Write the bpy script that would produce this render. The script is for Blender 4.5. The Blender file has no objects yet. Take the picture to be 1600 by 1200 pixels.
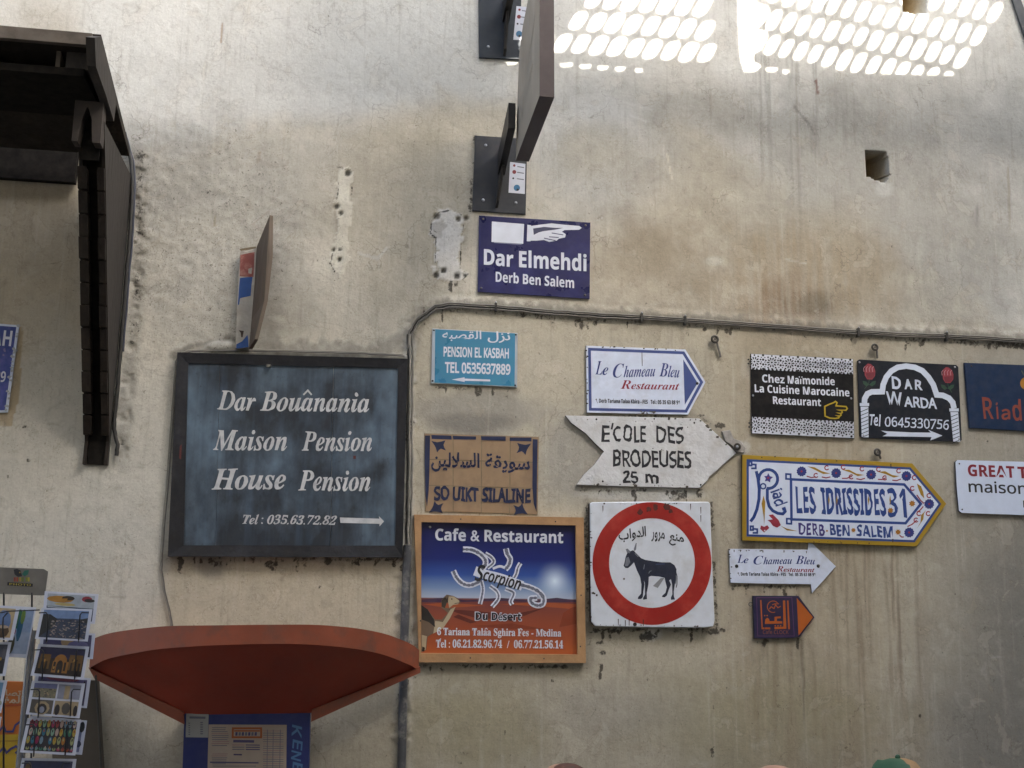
import bpy, bmesh, math, random
import numpy as np
from mathutils import Vector, Matrix
R = random.Random(7)
rad = math.radians
S = bpy.context.scene
COL = S.collection

# ------------------------------------------------------------------ camera
CAMP = np.array([0.0, -4.8, 2.2]); FPX = 1700.0
YAW, PITCH, ROLL = rad(8.99), rad(10.56), rad(0.70)
def _axes():
    cy, sy, cp, sp = math.cos(YAW), math.sin(YAW), math.cos(PITCH), math.sin(PITCH)
    fw = np.array([sy*cp, cy*cp, sp]); r = np.array([cy, -sy, 0.0]); u = np.cross(r, fw)
    cr, sr = math.cos(ROLL), math.sin(ROLL)
    return fw, r*cr+u*sr, u*cr-r*sr
FW, RT, UP = _axes()
cd = bpy.data.cameras.new('camera'); cam = bpy.data.objects.new('camera', cd); COL.objects.link(cam)
cd.sensor_width = 36; cd.lens = 36*FPX/1600; cd.clip_start = 0.05; cd.clip_end = 400
M = Matrix(((RT[0], UP[0], -FW[0], CAMP[0]), (RT[1], UP[1], -FW[1], CAMP[1]), (RT[2], UP[2], -FW[2], CAMP[2]), (0, 0, 0, 1)))
cam.matrix_world = M
S.camera = cam

# ------------------------------------------------------------------ sky, sun, exposure
SUN = np.array([-0.52, 1.0, -0.80])               # travel direction of the sunlight
w = bpy.data.worlds.new('World'); S.world = w; w.use_nodes = True
nt = w.node_tree; bg = nt.nodes['Background']
sky = nt.nodes.new('ShaderNodeTexSky'); sky.sky_type = 'NISHITA'; sky.sun_disc = False
sky.sun_elevation = math.atan2(-SUN[2], math.hypot(SUN[0], SUN[1])); sky.sun_rotation = math.atan2(-SUN[0], -SUN[1])
sky.dust_density = 4.0; sky.ozone_density = 0.5; sky.air_density = 0.75
hs_ = nt.nodes.new('ShaderNodeHueSaturation'); hs_.inputs['Saturation'].default_value = .68; nt.links.new(sky.outputs[0], hs_.inputs['Color']); nt.links.new(hs_.outputs[0], bg.inputs[0]); bg.inputs[1].default_value = 0.15
sl = bpy.data.lights.new('sun', 'SUN'); so = bpy.data.objects.new('sun', sl); COL.objects.link(so)
sl.energy = 3.7; sl.angle = rad(0.6); sl.color = (1.0, 0.94, 0.85)
so.rotation_euler = Vector(SUN).to_track_quat('-Z', 'Y').to_euler(); so.location = (4, -8, 14)
S.view_settings.view_transform = 'Standard'; S.view_settings.look = 'None'; S.view_settings.gamma = 1
S.view_settings.exposure = 3.28
S.cycles.use_denoising = True
S.cycles.max_bounces = 8; S.cycles.diffuse_bounces = 5

# ------------------------------------------------------------------ pixel <-> place
def ray(px, py): return FW*FPX + RT*(px-800.0) + UP*(600.0-py)
def P(px, py, d=0.0):
    """point on the plane that stands d metres in front of the wall"""
    v = ray(px, py); t = (-d-CAMP[1])/v[1]; return CAMP+v*t
def PX(px, py, x0):
    v = ray(px, py); t = (x0-CAMP[0])/v[0]; return CAMP+v*t
def PZ(px, py, dist):
    v = ray(px, py); return CAMP+v*(dist/np.linalg.norm(v))

# ------------------------------------------------------------------ materials
def lin(c):
    c = c/255.0
    return c/12.92 if c <= 0.04045 else ((c+0.055)/1.055)**2.4
def rgb(h, k=1.0):
    h = h.lstrip('#'); return tuple(min(0.9, lin(int(h[i:i+2], 16))*k) for i in (0, 2, 4))
MATS = {}
GK = 1.0; GD = 0.0
def mat(name, h, k=1.0, rough=0.6, var=0.12, vs=14, stain=None, stain_amt=0.0, stain_scale=5, bump=0.0, bs=120, stretch=(1, 1, 1), metal=0.0, spec=0.4, coat=0.0):
    if name in MATS: return MATS[name]
    m = bpy.data.materials.new(name); m.use_nodes = True; MATS[name] = m
    n = m.node_tree.nodes; L = m.node_tree.links; b = n['Principled BSDF']
    c = rgb(h, k*GK) if isinstance(h, str) else h
    b.inputs['Roughness'].default_value = rough; b.inputs['Metallic'].default_value = metal
    b.inputs['Specular IOR Level'].default_value = spec
    if coat: b.inputs['Coat Weight'].default_value = coat; b.inputs['Coat Roughness'].default_value = 0.2
    tc = n.new('ShaderNodeTexCoord'); mp = n.new('ShaderNodeMapping'); mp.inputs['Scale'].default_value = stretch
    L.new(tc.outputs['Object'], mp.inputs[0])
    nz = n.new('ShaderNodeTexNoise'); nz.inputs['Scale'].default_value = vs; nz.inputs['Detail'].default_value = 5
    L.new(mp.outputs[0], nz.inputs[0])
    mr = n.new('ShaderNodeMapRange'); mr.inputs[1].default_value = 0.3; mr.inputs[2].default_value = 0.7
    mr.inputs[3].default_value = 1-var; mr.inputs[4].default_value = 1+var*0.6
    L.new(nz.outputs[0], mr.inputs[0])
    mx = n.new('ShaderNodeMix'); mx.data_type = 'RGBA'; mx.blend_type = 'MULTIPLY'; mx.inputs[0].default_value = 1
    mx.inputs[6].default_value = (*c, 1); L.new(mr.outputs[0], mx.inputs[7])
    out = mx.outputs[2]
    if stain:
        n2 = n.new('ShaderNodeTexNoise'); n2.inputs['Scale'].default_value = stain_scale; n2.inputs['Detail'].default_value = 7; n2.inputs['Roughness'].default_value = 0.65
        L.new(mp.outputs[0], n2.inputs[0])
        m2 = n.new('ShaderNodeMapRange'); m2.inputs[1].default_value = 0.5; m2.inputs[2].default_value = 0.72; m2.inputs[4].default_value = stain_amt
        L.new(n2.outputs[0], m2.inputs[0])
        x2 = n.new('ShaderNodeMix'); x2.data_type = 'RGBA'; x2.inputs[7].default_value = (*rgb(stain), 1)
        L.new(m2.outputs[0], x2.inputs[0]); L.new(out, x2.inputs[6]); out = x2.outputs[2]
    if GD:
        n5 = n.new('ShaderNodeTexNoise'); n5.inputs['Scale'].default_value = 26; n5.inputs['Detail'].default_value = 7; n5.inputs['Roughness'].default_value = .7; L.new(tc.outputs['Object'], n5.inputs[0])
        m5 = n.new('ShaderNodeMapRange'); m5.inputs[1].default_value = .35; m5.inputs[2].default_value = .72; m5.inputs[3].default_value = GD*.35; m5.inputs[4].default_value = GD*1.9; L.new(n5.outputs[0], m5.inputs[0])
        x5 = n.new('ShaderNodeMix'); x5.data_type = 'RGBA'; x5.inputs[7].default_value = (*rgb('#7d766a', .75), 1); L.new(m5.outputs[0], x5.inputs[0]); L.new(out, x5.inputs[6]); out = x5.outputs[2]
    L.new(out, b.inputs['Base Color'])
    rr = n.new('ShaderNodeMapRange'); rr.inputs[3].default_value = max(0.05, rough-0.12); rr.inputs[4].default_value = min(1, rough+0.12)
    L.new(nz.outputs[0], rr.inputs[0]); L.new(rr.outputs[0], b.inputs['Roughness'])
    if bump:
        n3 = n.new('ShaderNodeTexNoise'); n3.inputs['Scale'].default_value = bs; n3.inputs['Detail'].default_value = 4
        L.new(mp.outputs[0], n3.inputs[0])
        bp = n.new('ShaderNodeBump'); bp.inputs['Strength'].default_value = bump; bp.inputs['Distance'].default_value = 0.01
        L.new(n3.outputs[0], bp.inputs['Height']); L.new(bp.outputs[0], b.inputs['Normal'])
    return m

# ------------------------------------------------------------------ mesh builder
class MB:
    def __init__(s): s.v = []; s.f = []; s.m = []; s.mats = []; s.k = 0; s.smooth = set(); s.lines = []
    def mi(s, m):
        if m not in s.mats: s.mats.append(m)
        return s.mats.index(m)
    def add(s, vs, fs, m, smooth=False):
        o = len(s.v); i = s.mi(m)
        s.v += [tuple(map(float, p)) for p in vs]
        for f in fs:
            if smooth: s.smooth.add(len(s.f))
            s.f.append(tuple(a+o for a in f)); s.m.append(i)
    def lift(s): s.k += 1; return s.k*2.0e-5
    def poly(s, pts, d, m):
        d += s.lift(); s.add([P(x, y, d) for x, y in pts], [tuple(range(len(pts)))], m)
    def disc(s, cx, cy, rx, d, m, ry=None, n=20, a0=0, a1=2*math.pi):
        ry = ry or rx; s.poly([(cx+rx*math.cos(a0+(a1-a0)*i/n), cy+ry*math.sin(a0+(a1-a0)*i/n)) for i in range(n)], d, m)
    def ring(s, cx, cy, rx, ry, wx, wy, d, m, n=64, cx2=None, cy2=None):
        d += s.lift(); cx2 = cx2 or cx; cy2 = cy2 or cy; vs = []
        for i in range(n):
            a = 2*math.pi*i/n; vs += [P(cx+rx*math.cos(a), cy+ry*math.sin(a), d), P(cx2+wx*math.cos(a), cy2+wy*math.sin(a), d)]
        s.add(vs, [(2*i, 2*i+1, (2*i+3) % (2*n), (2*i+2) % (2*n)) for i in range(n)], m)
    def stroke(s, pts, wd, d, m, closed=False, taper=False, wob=0.0):
        d += s.lift(); pts = [np.array(p, float) for p in pts]; n = len(pts); vs = []
        for i, p in enumerate(pts):
            a = pts[(i-1) % n] if (closed or i) else p; b = pts[(i+1) % n] if (closed or i < n-1) else p
            t1 = p-a; t2 = b-p
            t1 = t1/(np.linalg.norm(t1) or 1); t2 = t2/(np.linalg.norm(t2) or 1)
            t = t1+t2; t = t/(np.linalg.norm(t) or 1); nr = np.array([-t[1], t[0]])
            ref = t2 if i < n-1 or closed else t1
            c = abs(nr @ np.array([-ref[1], ref[0]])); ww = wd/2/max(0.45, c)
            if taper: ww *= max(0.12, math.sin(math.pi*(i+0.25)/(n-0.5)))
            if wob: ww *= 1+R.uniform(-wob, wob)
            vs += [P(*(p-nr*ww), d), P(*(p+nr*ww), d)]
        fs = [(2*i, 2*i+1, 2*i+3, 2*i+2) for i in range(n-1)]
        if closed: fs.append((2*n-2, 2*n-1, 1, 0))
        s.add(vs, fs, m)
    def slab(s, pts, d0, d1, m, me=None, bev=0.0):
        """plate with the outline pts (seen at its front, d1) going straight back to d0"""
        F = [P(x, y, d1) for x, y in pts]; n = len(pts)
        if bev:
            c = sum(F)/n; G = [p+(c-p)/np.linalg.norm(c-p)*bev for p in F]
            B1 = [np.array([p[0], -(d1-bev), p[2]]) for p in F]; B0 = [np.array([p[0], -d0, p[2]]) for p in F]
            s.add(G+B1+B0, [tuple(range(n))]+[(i, n+i, n+(i+1) % n, (i+1) % n) for i in range(n)], m)
            o = MB; s.add(B1+B0, [(i, n+i, n+(i+1) % n, (i+1) % n) for i in range(n)]+[tuple(range(2*n-1, n-1, -1))], me or m)
        else:
            B = [np.array([p[0], -d0, p[2]]) for p in F]
            s.add(F, [tuple(range(n))], m)
            s.add(F+B, [(i, n+i, n+(i+1) % n, (i+1) % n) for i in range(n)]+[tuple(range(2*n-1, n-1, -1))], me or m)
    def frame(s, out, inn, d0, d1, m, din=None):
        """picture frame: mitred bars between two outlines of the same count"""
        n = len(out); din = d1 if din is None else din
        O = [P(x, y, d1) for x, y in out]; I = [P(x, y, din) for x, y in inn]
        OB = [np.array([p[0], -d0, p[2]]) for p in O]; IB = [np.array([p[0], -d0, p[2]]) for p in I]
        for i in range(n):
            j = (i+1) % n
            s.add([O[i], O[j], I[j], I[i], OB[i], OB[j], IB[j], IB[i]], [(0, 1, 2, 3), (0, 4, 5, 1), (3, 2, 6, 7)], m)
    def prism(s, a, b, m):
        """solid between two matching outlines of world points"""
        n = len(a); s.add(list(a)+list(b), [tuple(range(n)), tuple(range(2*n-1, n-1, -1))]+[(i, n+i, n+(i+1) % n, (i+1) % n) for i in range(n)], m)
    def box(s, lo, hi, m):
        x0, y0, z0 = lo; x1, y1, z1 = hi
        s.prism([(x0, y0, z0), (x1, y0, z0), (x1, y0, z1), (x0, y0, z1)], [(x0, y1, z0), (x1, y1, z0), (x1, y1, z1), (x0, y1, z1)], m)
    def tube(s, pts, r, m, n=8, rs=None, caps=True):
        pts = [np.array(p, float) for p in pts]; vs = []; k = len(pts); prev = None
        for i, p in enumerate(pts):
            t = pts[min(i+1, k-1)]-pts[max(i-1, 0)]; t /= (np.linalg.norm(t) or 1)
            ref = prev if prev is not None else (np.array([0, 0, 1.0]) if abs(t[2]) < 0.9 else np.array([1.0, 0, 0]))
            a = np.cross(t, ref); 
            if prev is not None: a = ref-t*(ref@t)
            a /= np.linalg.norm(a); prev = a; b = np.cross(t, a); rr = rs[i] if rs else r
            vs += [p+(a*math.cos(2*math.pi*j/n)+b*math.sin(2*math.pi*j/n))*rr for j in range(n)]
        fs = [(i*n+j, i*n+(j+1) % n, (i+1)*n+(j+1) % n, (i+1)*n+j) for i in range(k-1) for j in range(n)]
        s.add(vs, fs, m, True)
        if caps: s.add(vs[:n], [tuple(range(n))], m); s.add(vs[-n:], [tuple(range(n))], m)
    def ball(s, c, r, m, nu=12, nv=8, sc=(1, 1, 1)):
        vs = []; fs = []
        for i in range(nv+1):
            th = math.pi*i/nv
            for j in range(nu):
                ph = 2*math.pi*j/nu
                vs.append((c[0]+r*sc[0]*math.sin(th)*math.cos(ph), c[1]+r*sc[1]*math.sin(th)*math.sin(ph), c[2]+r*sc[2]*math.cos(th)))
        for i in range(nv):
            for j in range(nu): fs.append((i*nu+j, i*nu+(j+1) % nu, (i+1)*nu+(j+1) % nu, (i+1)*nu+j))
        s.add(vs, fs, m, True)
    def grid(s, rows, m, smooth=True):
        k = len(rows[0]); vs = [p for r in rows for p in r]
        s.add(vs, [(i*k+j, i*k+j+1, (i+1)*k+j+1, (i+1)*k+j) for i in range(len(rows)-1) for j in range(k-1)], m, smooth)
    def build(s, name, parent=None, org=(0, 0, 0)):
        me = bpy.data.meshes.new(name); o = np.array(org)
        me.from_pydata([tuple(np.array(p)-o) for p in s.v], [], s.f)
        for m in s.mats: me.materials.append(m)
        me.polygons.foreach_set('material_index', s.m)
        if s.smooth:
            sm = [i in s.smooth for i in range(len(s.f))]; me.polygons.foreach_set('use_smooth', sm)
        me.update()
        ob = bpy.data.objects.new(name, me); COL.objects.link(ob)
        if parent: ob.parent = parent
        return ob

class Thing:
    def __init__(s, name, label, cat, org, group=None):
        s.org = np.array(org, float); e = bpy.data.objects.new(name, None); COL.objects.link(e)
        e.location = tuple(s.org); e.empty_display_size = 0.05; e['label'] = label; e['category'] = cat
        if group: e['group'] = group
        s.e = e
    def part(s, name, mb, parent=None, label=None):
        if len(mb.lines) > 1:                      # every written line is a part of its own
            cut = [0]+[l[0] for l in mb.lines[1:]]+[len(mb.f)]; o = None
            for a, b in zip(cut[:-1], cut[1:]):
                q = MB(); q.mats = mb.mats; used = sorted({i for f in mb.f[a:b] for i in f}); ix = {v: k for k, v in enumerate(used)}
                q.v = [mb.v[i] for i in used]; q.f = [tuple(ix[i] for i in f) for f in mb.f[a:b]]; q.m = mb.m[a:b]
                o = q.build(name, parent or s.e, s.org)
            return o
        o = mb.build(name, parent or s.e, s.org)
        if label: o['label'] = label
        return o
def single(name, label, cat, mb, org, group=None):
    o = mb.build(name, None, org); o.location = tuple(org); o['label'] = label; o['category'] = cat
    if group: o['group'] = group
    return o
def struct(name, mb):
    o = mb.build(name); o['kind'] = 'structure'; return o

# ------------------------------------------------------------------ lettering
STY = {'bold': (0x1D5D4, 0x1D5EE, 0x1D7EC), 'sans': (0x1D5A0, 0x1D5BA, 0x1D7E2), 'ital': (0x1D608, 0x1D622, 0x1D7E2), 'boldital': (0x1D63C, 0x1D656, 0x1D7EC),
       'serif': (0x1D400, 0x1D41A, 0x1D7CE), 'serifital': (0x1D468, 0x1D482, 0x1D7CE), 'script': (0x1D4D0, 0x1D4EA, 0x1D7CE)}
def styled(t, st):
    if st not in STY: return t
    U, l, n = STY[st]; o = ''
    for c in t:
        if 'A' <= c <= 'Z': o += chr(U+ord(c)-65)
        elif 'a' <= c <= 'z': o += chr(l+ord(c)-97)
        elif '0' <= c <= '9': o += chr(n+ord(c)-48)
        else: o += c
    return o
GC = {}; HAND = 0.0
def glyphs(t, off=0.0, space=1.0):
    key = (t, off, space)
    if key not in GC:
        c = bpy.data.curves.new('lettering_source', 'FONT'); c.body = t; c.offset = off; c.resolution_u = 3; c.space_word = space
        o = bpy.data.objects.new('lettering_source', c); me = o.to_mesh()
        GC[key] = (np.array([v.co[:2] for v in me.vertices]), [tuple(p.vertices) for p in me.polygons])
        o.to_mesh_clear(); bpy.data.objects.remove(o); bpy.data.curves.remove(c)
    return GC[key]
def txt(mb, t, p0, p1, h, d, m, st='bold', off=0.0, up=None, shear=0.0, arab=False, arc=0.0):
    """flat letters: baseline from p0 to p1 (photo px), capital height h"""
    v, f = glyphs(t if arab else styled(t, st), off)
    x0, x1 = v[:, 0].min(), v[:, 0].max()
    if arab: y0 = v[:, 1].min(); ch = v[:, 1].max()-y0
    else:
        cv, _ = glyphs(styled('H', st), off); y0 = 0; ch = cv[:, 1].max()
    u = (v[:, 0]-x0)/(x1-x0); q = (v[:, 1]-y0)/ch
    p0 = np.array(p0, float); p1 = np.array(p1, float)
    if up is None: up = (((850-(p0[0]+p1[0])/2)*1.17e-4)*h, -h)
    up = np.array(up, float); dr = (p1-p0)/np.linalg.norm(p1-p0)
    if not mb.lines or abs(mb.lines[-1][1]-p0[1]) > abs(h)*.55+2: mb.lines.append((len(mb.f), p0[1]))
    else: mb.lines[-1] = (mb.lines[-1][0], p1[1])
    d += mb.lift()
    pts = [p0+(p1-p0)*a+up*b+dr*shear*b*h+up/abs(h)*(arc*(1-(2*a-1)**2)) for a, b in zip(u, q)]
    if HAND:
        k1, k2, k3 = R.uniform(0, 6), R.uniform(0, 6), R.uniform(0, 6)
        pts = [np.array([x+HAND*math.sin(y*.31+x*.11+k1)+HAND*.5*math.sin(y*.9-x*.4+k3), y+HAND*math.sin(x*.27+k2)+HAND*.6*math.sin(x*.75+y*.5+k3)]) for x, y in pts]
    mb.add([P(x, y, d) for x, y in pts], f, m)

def quad_at(q, u, v):
    """point inside a four-cornered board TL TR BR BL"""
    a, b, c, e = [np.array(p, float) for p in q]; return tuple((a*(1-u)+b*u)*(1-v)+(e*(1-u)+c*u)*v)
def inset(pts, w):
    pts = [np.array(p, float) for p in pts]; n = len(pts); out = []
    for i in range(n):
        a, p, b = pts[i-1], pts[i], pts[(i+1) % n]
        t1 = (p-a)/np.linalg.norm(p-a); t2 = (b-p)/np.linalg.norm(b-p)
        n1 = np.array([-t1[1], t1[0]]); n2 = np.array([-t2[1], t2[0]]); nn = n1+n2; nn /= np.linalg.norm(nn)
        out.append(tuple(p+nn*w/max(0.3, nn@n1)))
    return out
def chips(mb, edges, d, m, n=10, size=2.2, inward=2.0):
    for (a, b) in edges:
        a = np.array(a, float); b = np.array(b, float); t = (b-a)/np.linalg.norm(b-a); nr = np.array([-t[1], t[0]])
        for i in range(n):
            c = a+(b-a)*R.random()+nr*R.uniform(0.4, inward); r = size*R.uniform(0.3, 1.0)
            mb.poly([(c[0]+r*R.uniform(0.5, 1.4)*math.cos(k*1.05), c[1]+r*R.uniform(0.4, 1.0)*math.sin(k*1.05)) for k in range(6)], d, m)
def crv(pts, k=5):
    p = [np.array(q, float) for q in pts]; p = [p[0]*2-p[1]]+p+[p[-1]*2-p[-2]]; out = []
    for i in range(1, len(p)-2):
        for j in range(k):
            t = j/k; out.append(tuple(.5*(2*p[i]+(p[i+1]-p[i-1])*t+(2*p[i-1]-5*p[i]+4*p[i+1]-p[i+2])*t*t+(3*p[i]-p[i-1]-3*p[i+1]+p[i+2])*t**3)))
    return out+[tuple(p[-2])]
def drips(mb, pts, d, m, L=7, wd=1.0):
    for x, y in pts: mb.poly([(x-wd/2, y), (x+wd/2, y), (x+wd*0.4, y+L*R.uniform(.6, 1)), (x-wd*0.2, y+L)], d, m)
def screws(T, pts, d, m, r=2.2, name='screw'):
    for x, y in pts:
        mb = MB(); c = P(x, y, d); rr = r/347.0
        mb.ball((c[0], c[1], c[2]), rr, m, 10, 6, (1, 0.55, 1)); T.part(name, mb)

# ------------------------------------------------------------------ noise for the plaster
def _h(i, j, s):
    n = (i.astype(np.int64)*374761393 + j.astype(np.int64)*668265263 + s*1274126177) & 0x7fffffff
    n = ((n ^ (n >> 13))*1274126177) & 0x7fffffff; n = n ^ (n >> 16)
    return (n & 0xffff)/65535.0
def vn(x, y, s):
    i = np.floor(x); j = np.floor(y); fx = x-i; fy = y-j; fx = fx*fx*(3-2*fx); fy = fy*fy*(3-2*fy)
    return (_h(i, j, s)*(1-fx)+_h(i+1, j, s)*fx)*(1-fy)+(_h(i, j+1, s)*(1-fx)+_h(i+1, j+1, s)*fx)*fy
def fbm(x, y, s, o=4, g=0.55):
    t = 0; a = 1; z = 0
    for k in range(o): t = t+a*vn(x*2**k+17.3*k, y*2**k-9.1*k, s+k); z += a; a *= g
    return t/z
def sm(x, a, b): t = np.clip((x-a)/(b-a), 0, 1); return t*t*(3-2*t)
def seg_dist(px, py, pts):
    D = np.full(px.shape, 1e9)
    for (x0, y0), (x1, y1) in zip(pts[:-1], pts[1:]):
        dx, dy = x1-x0, y1-y0; t = np.clip(((px-x0)*dx+(py-y0)*dy)/(dx*dx+dy*dy), 0, 1)
        D = np.minimum(D, np.hypot(px-x0-t*dx, py-y0-t*dy))
    return D
def in_poly(px, py, pts):
    c = np.zeros(px.shape, bool); n = len(pts)
    for i in range(n):
        (x0, y0), (x1, y1) = pts[i], pts[(i+1) % n]
        if y0 == y1: continue
        c ^= ((y0 > py) != (y1 > py)) & (px < (x1-x0)*(py-y0)/(y1-y0)+x0)
    return c
CABLE = [(637, 545), (640, 517), (652, 497), (680, 477), (700, 474), (775, 477), (850, 484), (920, 489), (1000, 493), (1100, 500), (1200, 507), (1300, 514), (1400, 520), (1500, 524), (1640, 532)]

# ================================================================== THE WALL
def build_wall():
    fx = np.arange(-1.85, 3.75, 0.0078); fz = np.arange(1.25, 5.55, 0.0078)
    X = np.concatenate([np.arange(-14, -1.86, 0.9), fx, np.arange(fx[-1]+0.3, 18, 0.9)])
    Z = np.concatenate([np.array([-0.1, 0.4, 0.8, 1.1]), fz, np.arange(fz[-1]+0.3, 8.2, 0.6)])
    nx, nz = len(X), len(Z)
    GX, GZ = np.meshgrid(X, Z)
    rel = np.stack([GX-CAMP[0], np.full_like(GX, -CAMP[1]), GZ-CAMP[2]], -1)
    dd = rel @ FW; px = 800+FPX*(rel @ RT)/dd; py = 600-FPX*(rel @ UP)/dd
    a, b = GX*100, GZ*100                       # centimetres
    n1 = fbm(a/45, b/45, 1, 5)-0.5; n2 = fbm(a/12, b/12, 21, 5)-0.5; n3 = fbm(a/3.2, b/3.2, 41, 3)-0.5
    fine = fbm(a/1.6, b/1.6, 61, 2)-0.5; st = fbm(a/1.7, b/40, 81, 4)-0.5; st2 = fbm(a/5, b/70, 91, 3)-0.5
    wx = px+n2*60; wy = py+n1*110+n2*50
    def C(h, k=0.86): return np.array(rgb(h, k))
    upper = C('#d8d4ca'); beige = C('#d0c4ab'); tan = C('#b9a482'); grey = C('#a09d97'); 
    col = np.empty(GX.shape+(3,)); col[:] = upper
    def mixc(m, c):
        m = np.clip(m, 0, 1)[..., None]; col[:] = col*(1-m)+np.asarray(c)*m
    G = np.zeros(GX.shape)
    def grime(m):
        np.maximum(G, np.clip(m, 0, 1), out=G)
    def blob(x, y, rx, ry, rag=0.9, soft=0.35, ang=0.0):
        ca, sa = math.cos(ang), math.sin(ang); u = (px-x)*ca+(py-y)*sa; v = -(px-x)*sa+(py-y)*ca
        r = np.hypot(u/rx, v/ry)+rag*(n2*0.8+n1*0.6)
        return 1-sm(r, 1-soft, 1+soft)
    # the ochre wash that shows below the pale upper coat
    bx = [-300, 0, 200, 300, 400, 480, 560, 640, 720, 800, 860, 940, 1000, 1060, 1130, 1250, 1400, 1500, 1600, 1900]
    by = [250, 240, 225, 200, 168, 165, 186, 178, 163, 152, 160, 210, 175, 170, 230, 310, 380, 440, 520, 560]
    edge = np.interp(px, bx, by)
    low = sm(wy, edge-14, edge+34)
    mixc(low*0.8, beige)
    mixc(blob(250, 70, 420, 130, 0.7, .6)*0.1, C('#cfccc3'))
    mixc(sm(px, -50, 500)*0+blob(60, 420, 150, 380, 0.4, .5)*0.75*sm(-px, -150, -110), C('#bca784'))
    mixc(blob(100, 720, 230, 190, 0.6, .5)*0.7, C('#d2ccbd'))
    mixc(blob(130, 900, 230, 90, 0.6, .5)*0.6, C('#c8c3b6'))
    # grey rubbed patch left of the old blade sign
    gp = blob(320, 370, 150, 185, 0.55, .25)
    mixc(gp*(0.5+0.35*n3+0.5*n2), C('#aba598')); mixc(gp*sm(n3+n2*.5, 0.10, 0.22)*0.12, C('#6f685d'))
    mixc(blob(250, 270, 90, 70, .9)*0.35, C('#8d867b')); mixc(blob(440, 450, 60, 110, .8)*0.35, C('#8f897f'))
    mixc(blob(480, 290, 130, 90, .9)*0.35, C('#a8a193')); mixc(blob(560, 480, 130, 60, .9)*0.15, C('#aba18c'))
    mixc(blob(620, 330, 110, 130, .8, .5)*0.4, C('#c2b18f')); mixc(blob(700, 200, 120, 40, .8, .5)*0.45, C('#c0b090'))
    # pale swirl right of the projecting sign
    mixc(blob(950, 230, 120, 110, 0.6, .4)*0.8, C('#c4c2bb')); mixc(blob(925, 235, 55, 45, 0.6, .5)*0.55, C('#b3a88f'))
    ar = np.abs(np.hypot((px-930)/95, (py-255)/85)-1); mixc((1-sm(ar, .05, .35))*sm(-py, -290, -170)*0.45, C('#d3d2cd'))
    mixc(blob(900, 330, 80, 60, .8, .5)*0.4, C('#c2beb3'))
    mixc(blob(1340, 330, 270, 210, .9, .7)*0.6, C('#928b7e'))
    # brown seep stains
    mixc(blob(1070, 250, 90, 170, .8, .6)*0.35, C('#b3a58a'))
    mixc(blob(1050, 420, 150, 85, 1.6, .9)*0.42, C('#a58d6a')); mixc(blob(1010, 400, 70, 40, 1.6, .9)*0.25, C('#9a8260'))
    mixc(blob(1265, 440, 130, 90, .9, .5)*0.6*(0.7+st*1.2), C('#ae9268')); mixc(blob(1225, 480, 55, 55, 1, .5)*0.6*(0.8+st*1.6), C('#8e6d4a'))
    mixc(blob(1330, 400, 60, 80, .9, .6)*0.35, C('#ae9a78')); mixc(blob(1262, 478, 30, 24, 1.2, .6)*0.45, C('#57503f'))
    # greyer towards the right
    mixc(sm(px+n1*160, 1250, 1640)*sm(py, -60, 200)*0.35, C('#aeaca5'))
    mixc(blob(1520, 440, 90, 60, 1, .6)*0.3, C('#8f8e8a'))
    # below the cable
    under = sm(py-np.interp(px, [c[0] for c in CABLE[4:]], [c[1] for c in CABLE[4:]]), 2, 12)*sm(px, 640, 650)
    mixc(under*0.75, C('#beb195')); mixc(under*sm(px+n1*150, 1330, 1560)*0.8, C('#a59d8f'))
    mixc(under*sm(px, 1080, 1180)*sm(-px, -1420, -1330)*0.45, C('#a58f6c'))
    mixc(blob(745, 645, 110, 35, .7, .4)*0.7, C('#9d968a')); mixc(blob(735, 660, 60, 14, 1, .5)*0.5, C('#77716a'))
    mixc(blob(890, 710, 55, 75, .9, .5)*0.65, C('#9e9990'))
    # below the big board and further down
    mixc(sm(px+n2*30, 235, 275)*sm(-px, -640, -625)*sm(py, 840, 880)*0.7, C('#c8b896'))
    mixc(blob(330, 880, 22, 18, 1.1, .5)*0.7, C('#8a857b'))
    mixc(blob(760, 1140, 110, 70, .9, .6)*0.6, C('#a89b66')); mixc(blob(1180, 1130, 190, 75, .9, .6)*0.5, C('#a69a66'))
    mixc(blob(960, 1110, 120, 40, .9, .6)*0.4, C('#aaa397'))
    mixc(sm(py+n1*120, 1010, 1200)*0.28, C('#8b8174'))
    mixc(sm(px+n1*120, 1380, 1600)*sm(py+n1*80, 640, 950)*0.72, C('#7c7972'))
    mixc(sm(-px, -300, -150)*sm(px, 120, 160)*sm(py, 1040, 1080)*0.4, C('#8c8473'))
    # run-off streaks
    run = sm(px, 1150, 1180)*sm(-px, -1470, -1415)*sm(py, 700, 760)
    mixc(run*sm(st, 0.02, 0.2)*0.42*sm(-py, -1260, -1000), C('#8a7355')); mixc(run*sm(-st, 0.05, 0.25)*0.3, C('#c0ad8c')); mixc(run*sm(st2, 0.02, 0.2)*0.3, C('#9a8466'))
    for xs, y0, y1, c, s in ((1393, 845, 1010, '#7a5b3a', .5), (1401, 850, 1160, '#6f5a41', .35), (1431, 856, 1100, '#776650', .3), (1350, 848, 990, '#85705a', .5), (1322, 860, 960, '#85705a', .4), (1253, 1000, 1160, '#5f5546', .5), (1232, 690, 712, '#6d5a42', .6), (1290, 690, 760, '#8a7353', .5), (1197, 688, 715, '#8a7353', .5), (1273, 85, 250, '#8a857b', .4), (1243, 100, 420, '#958c7b', .35), (1187, 110, 300, '#8f887a', .4), (1227, 470, 510, '#6f4d2c', .8), (1575, 260, 380, '#9a8b6c', .5), (1527, 320, 380, '#6a6a68', .4)):
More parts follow.
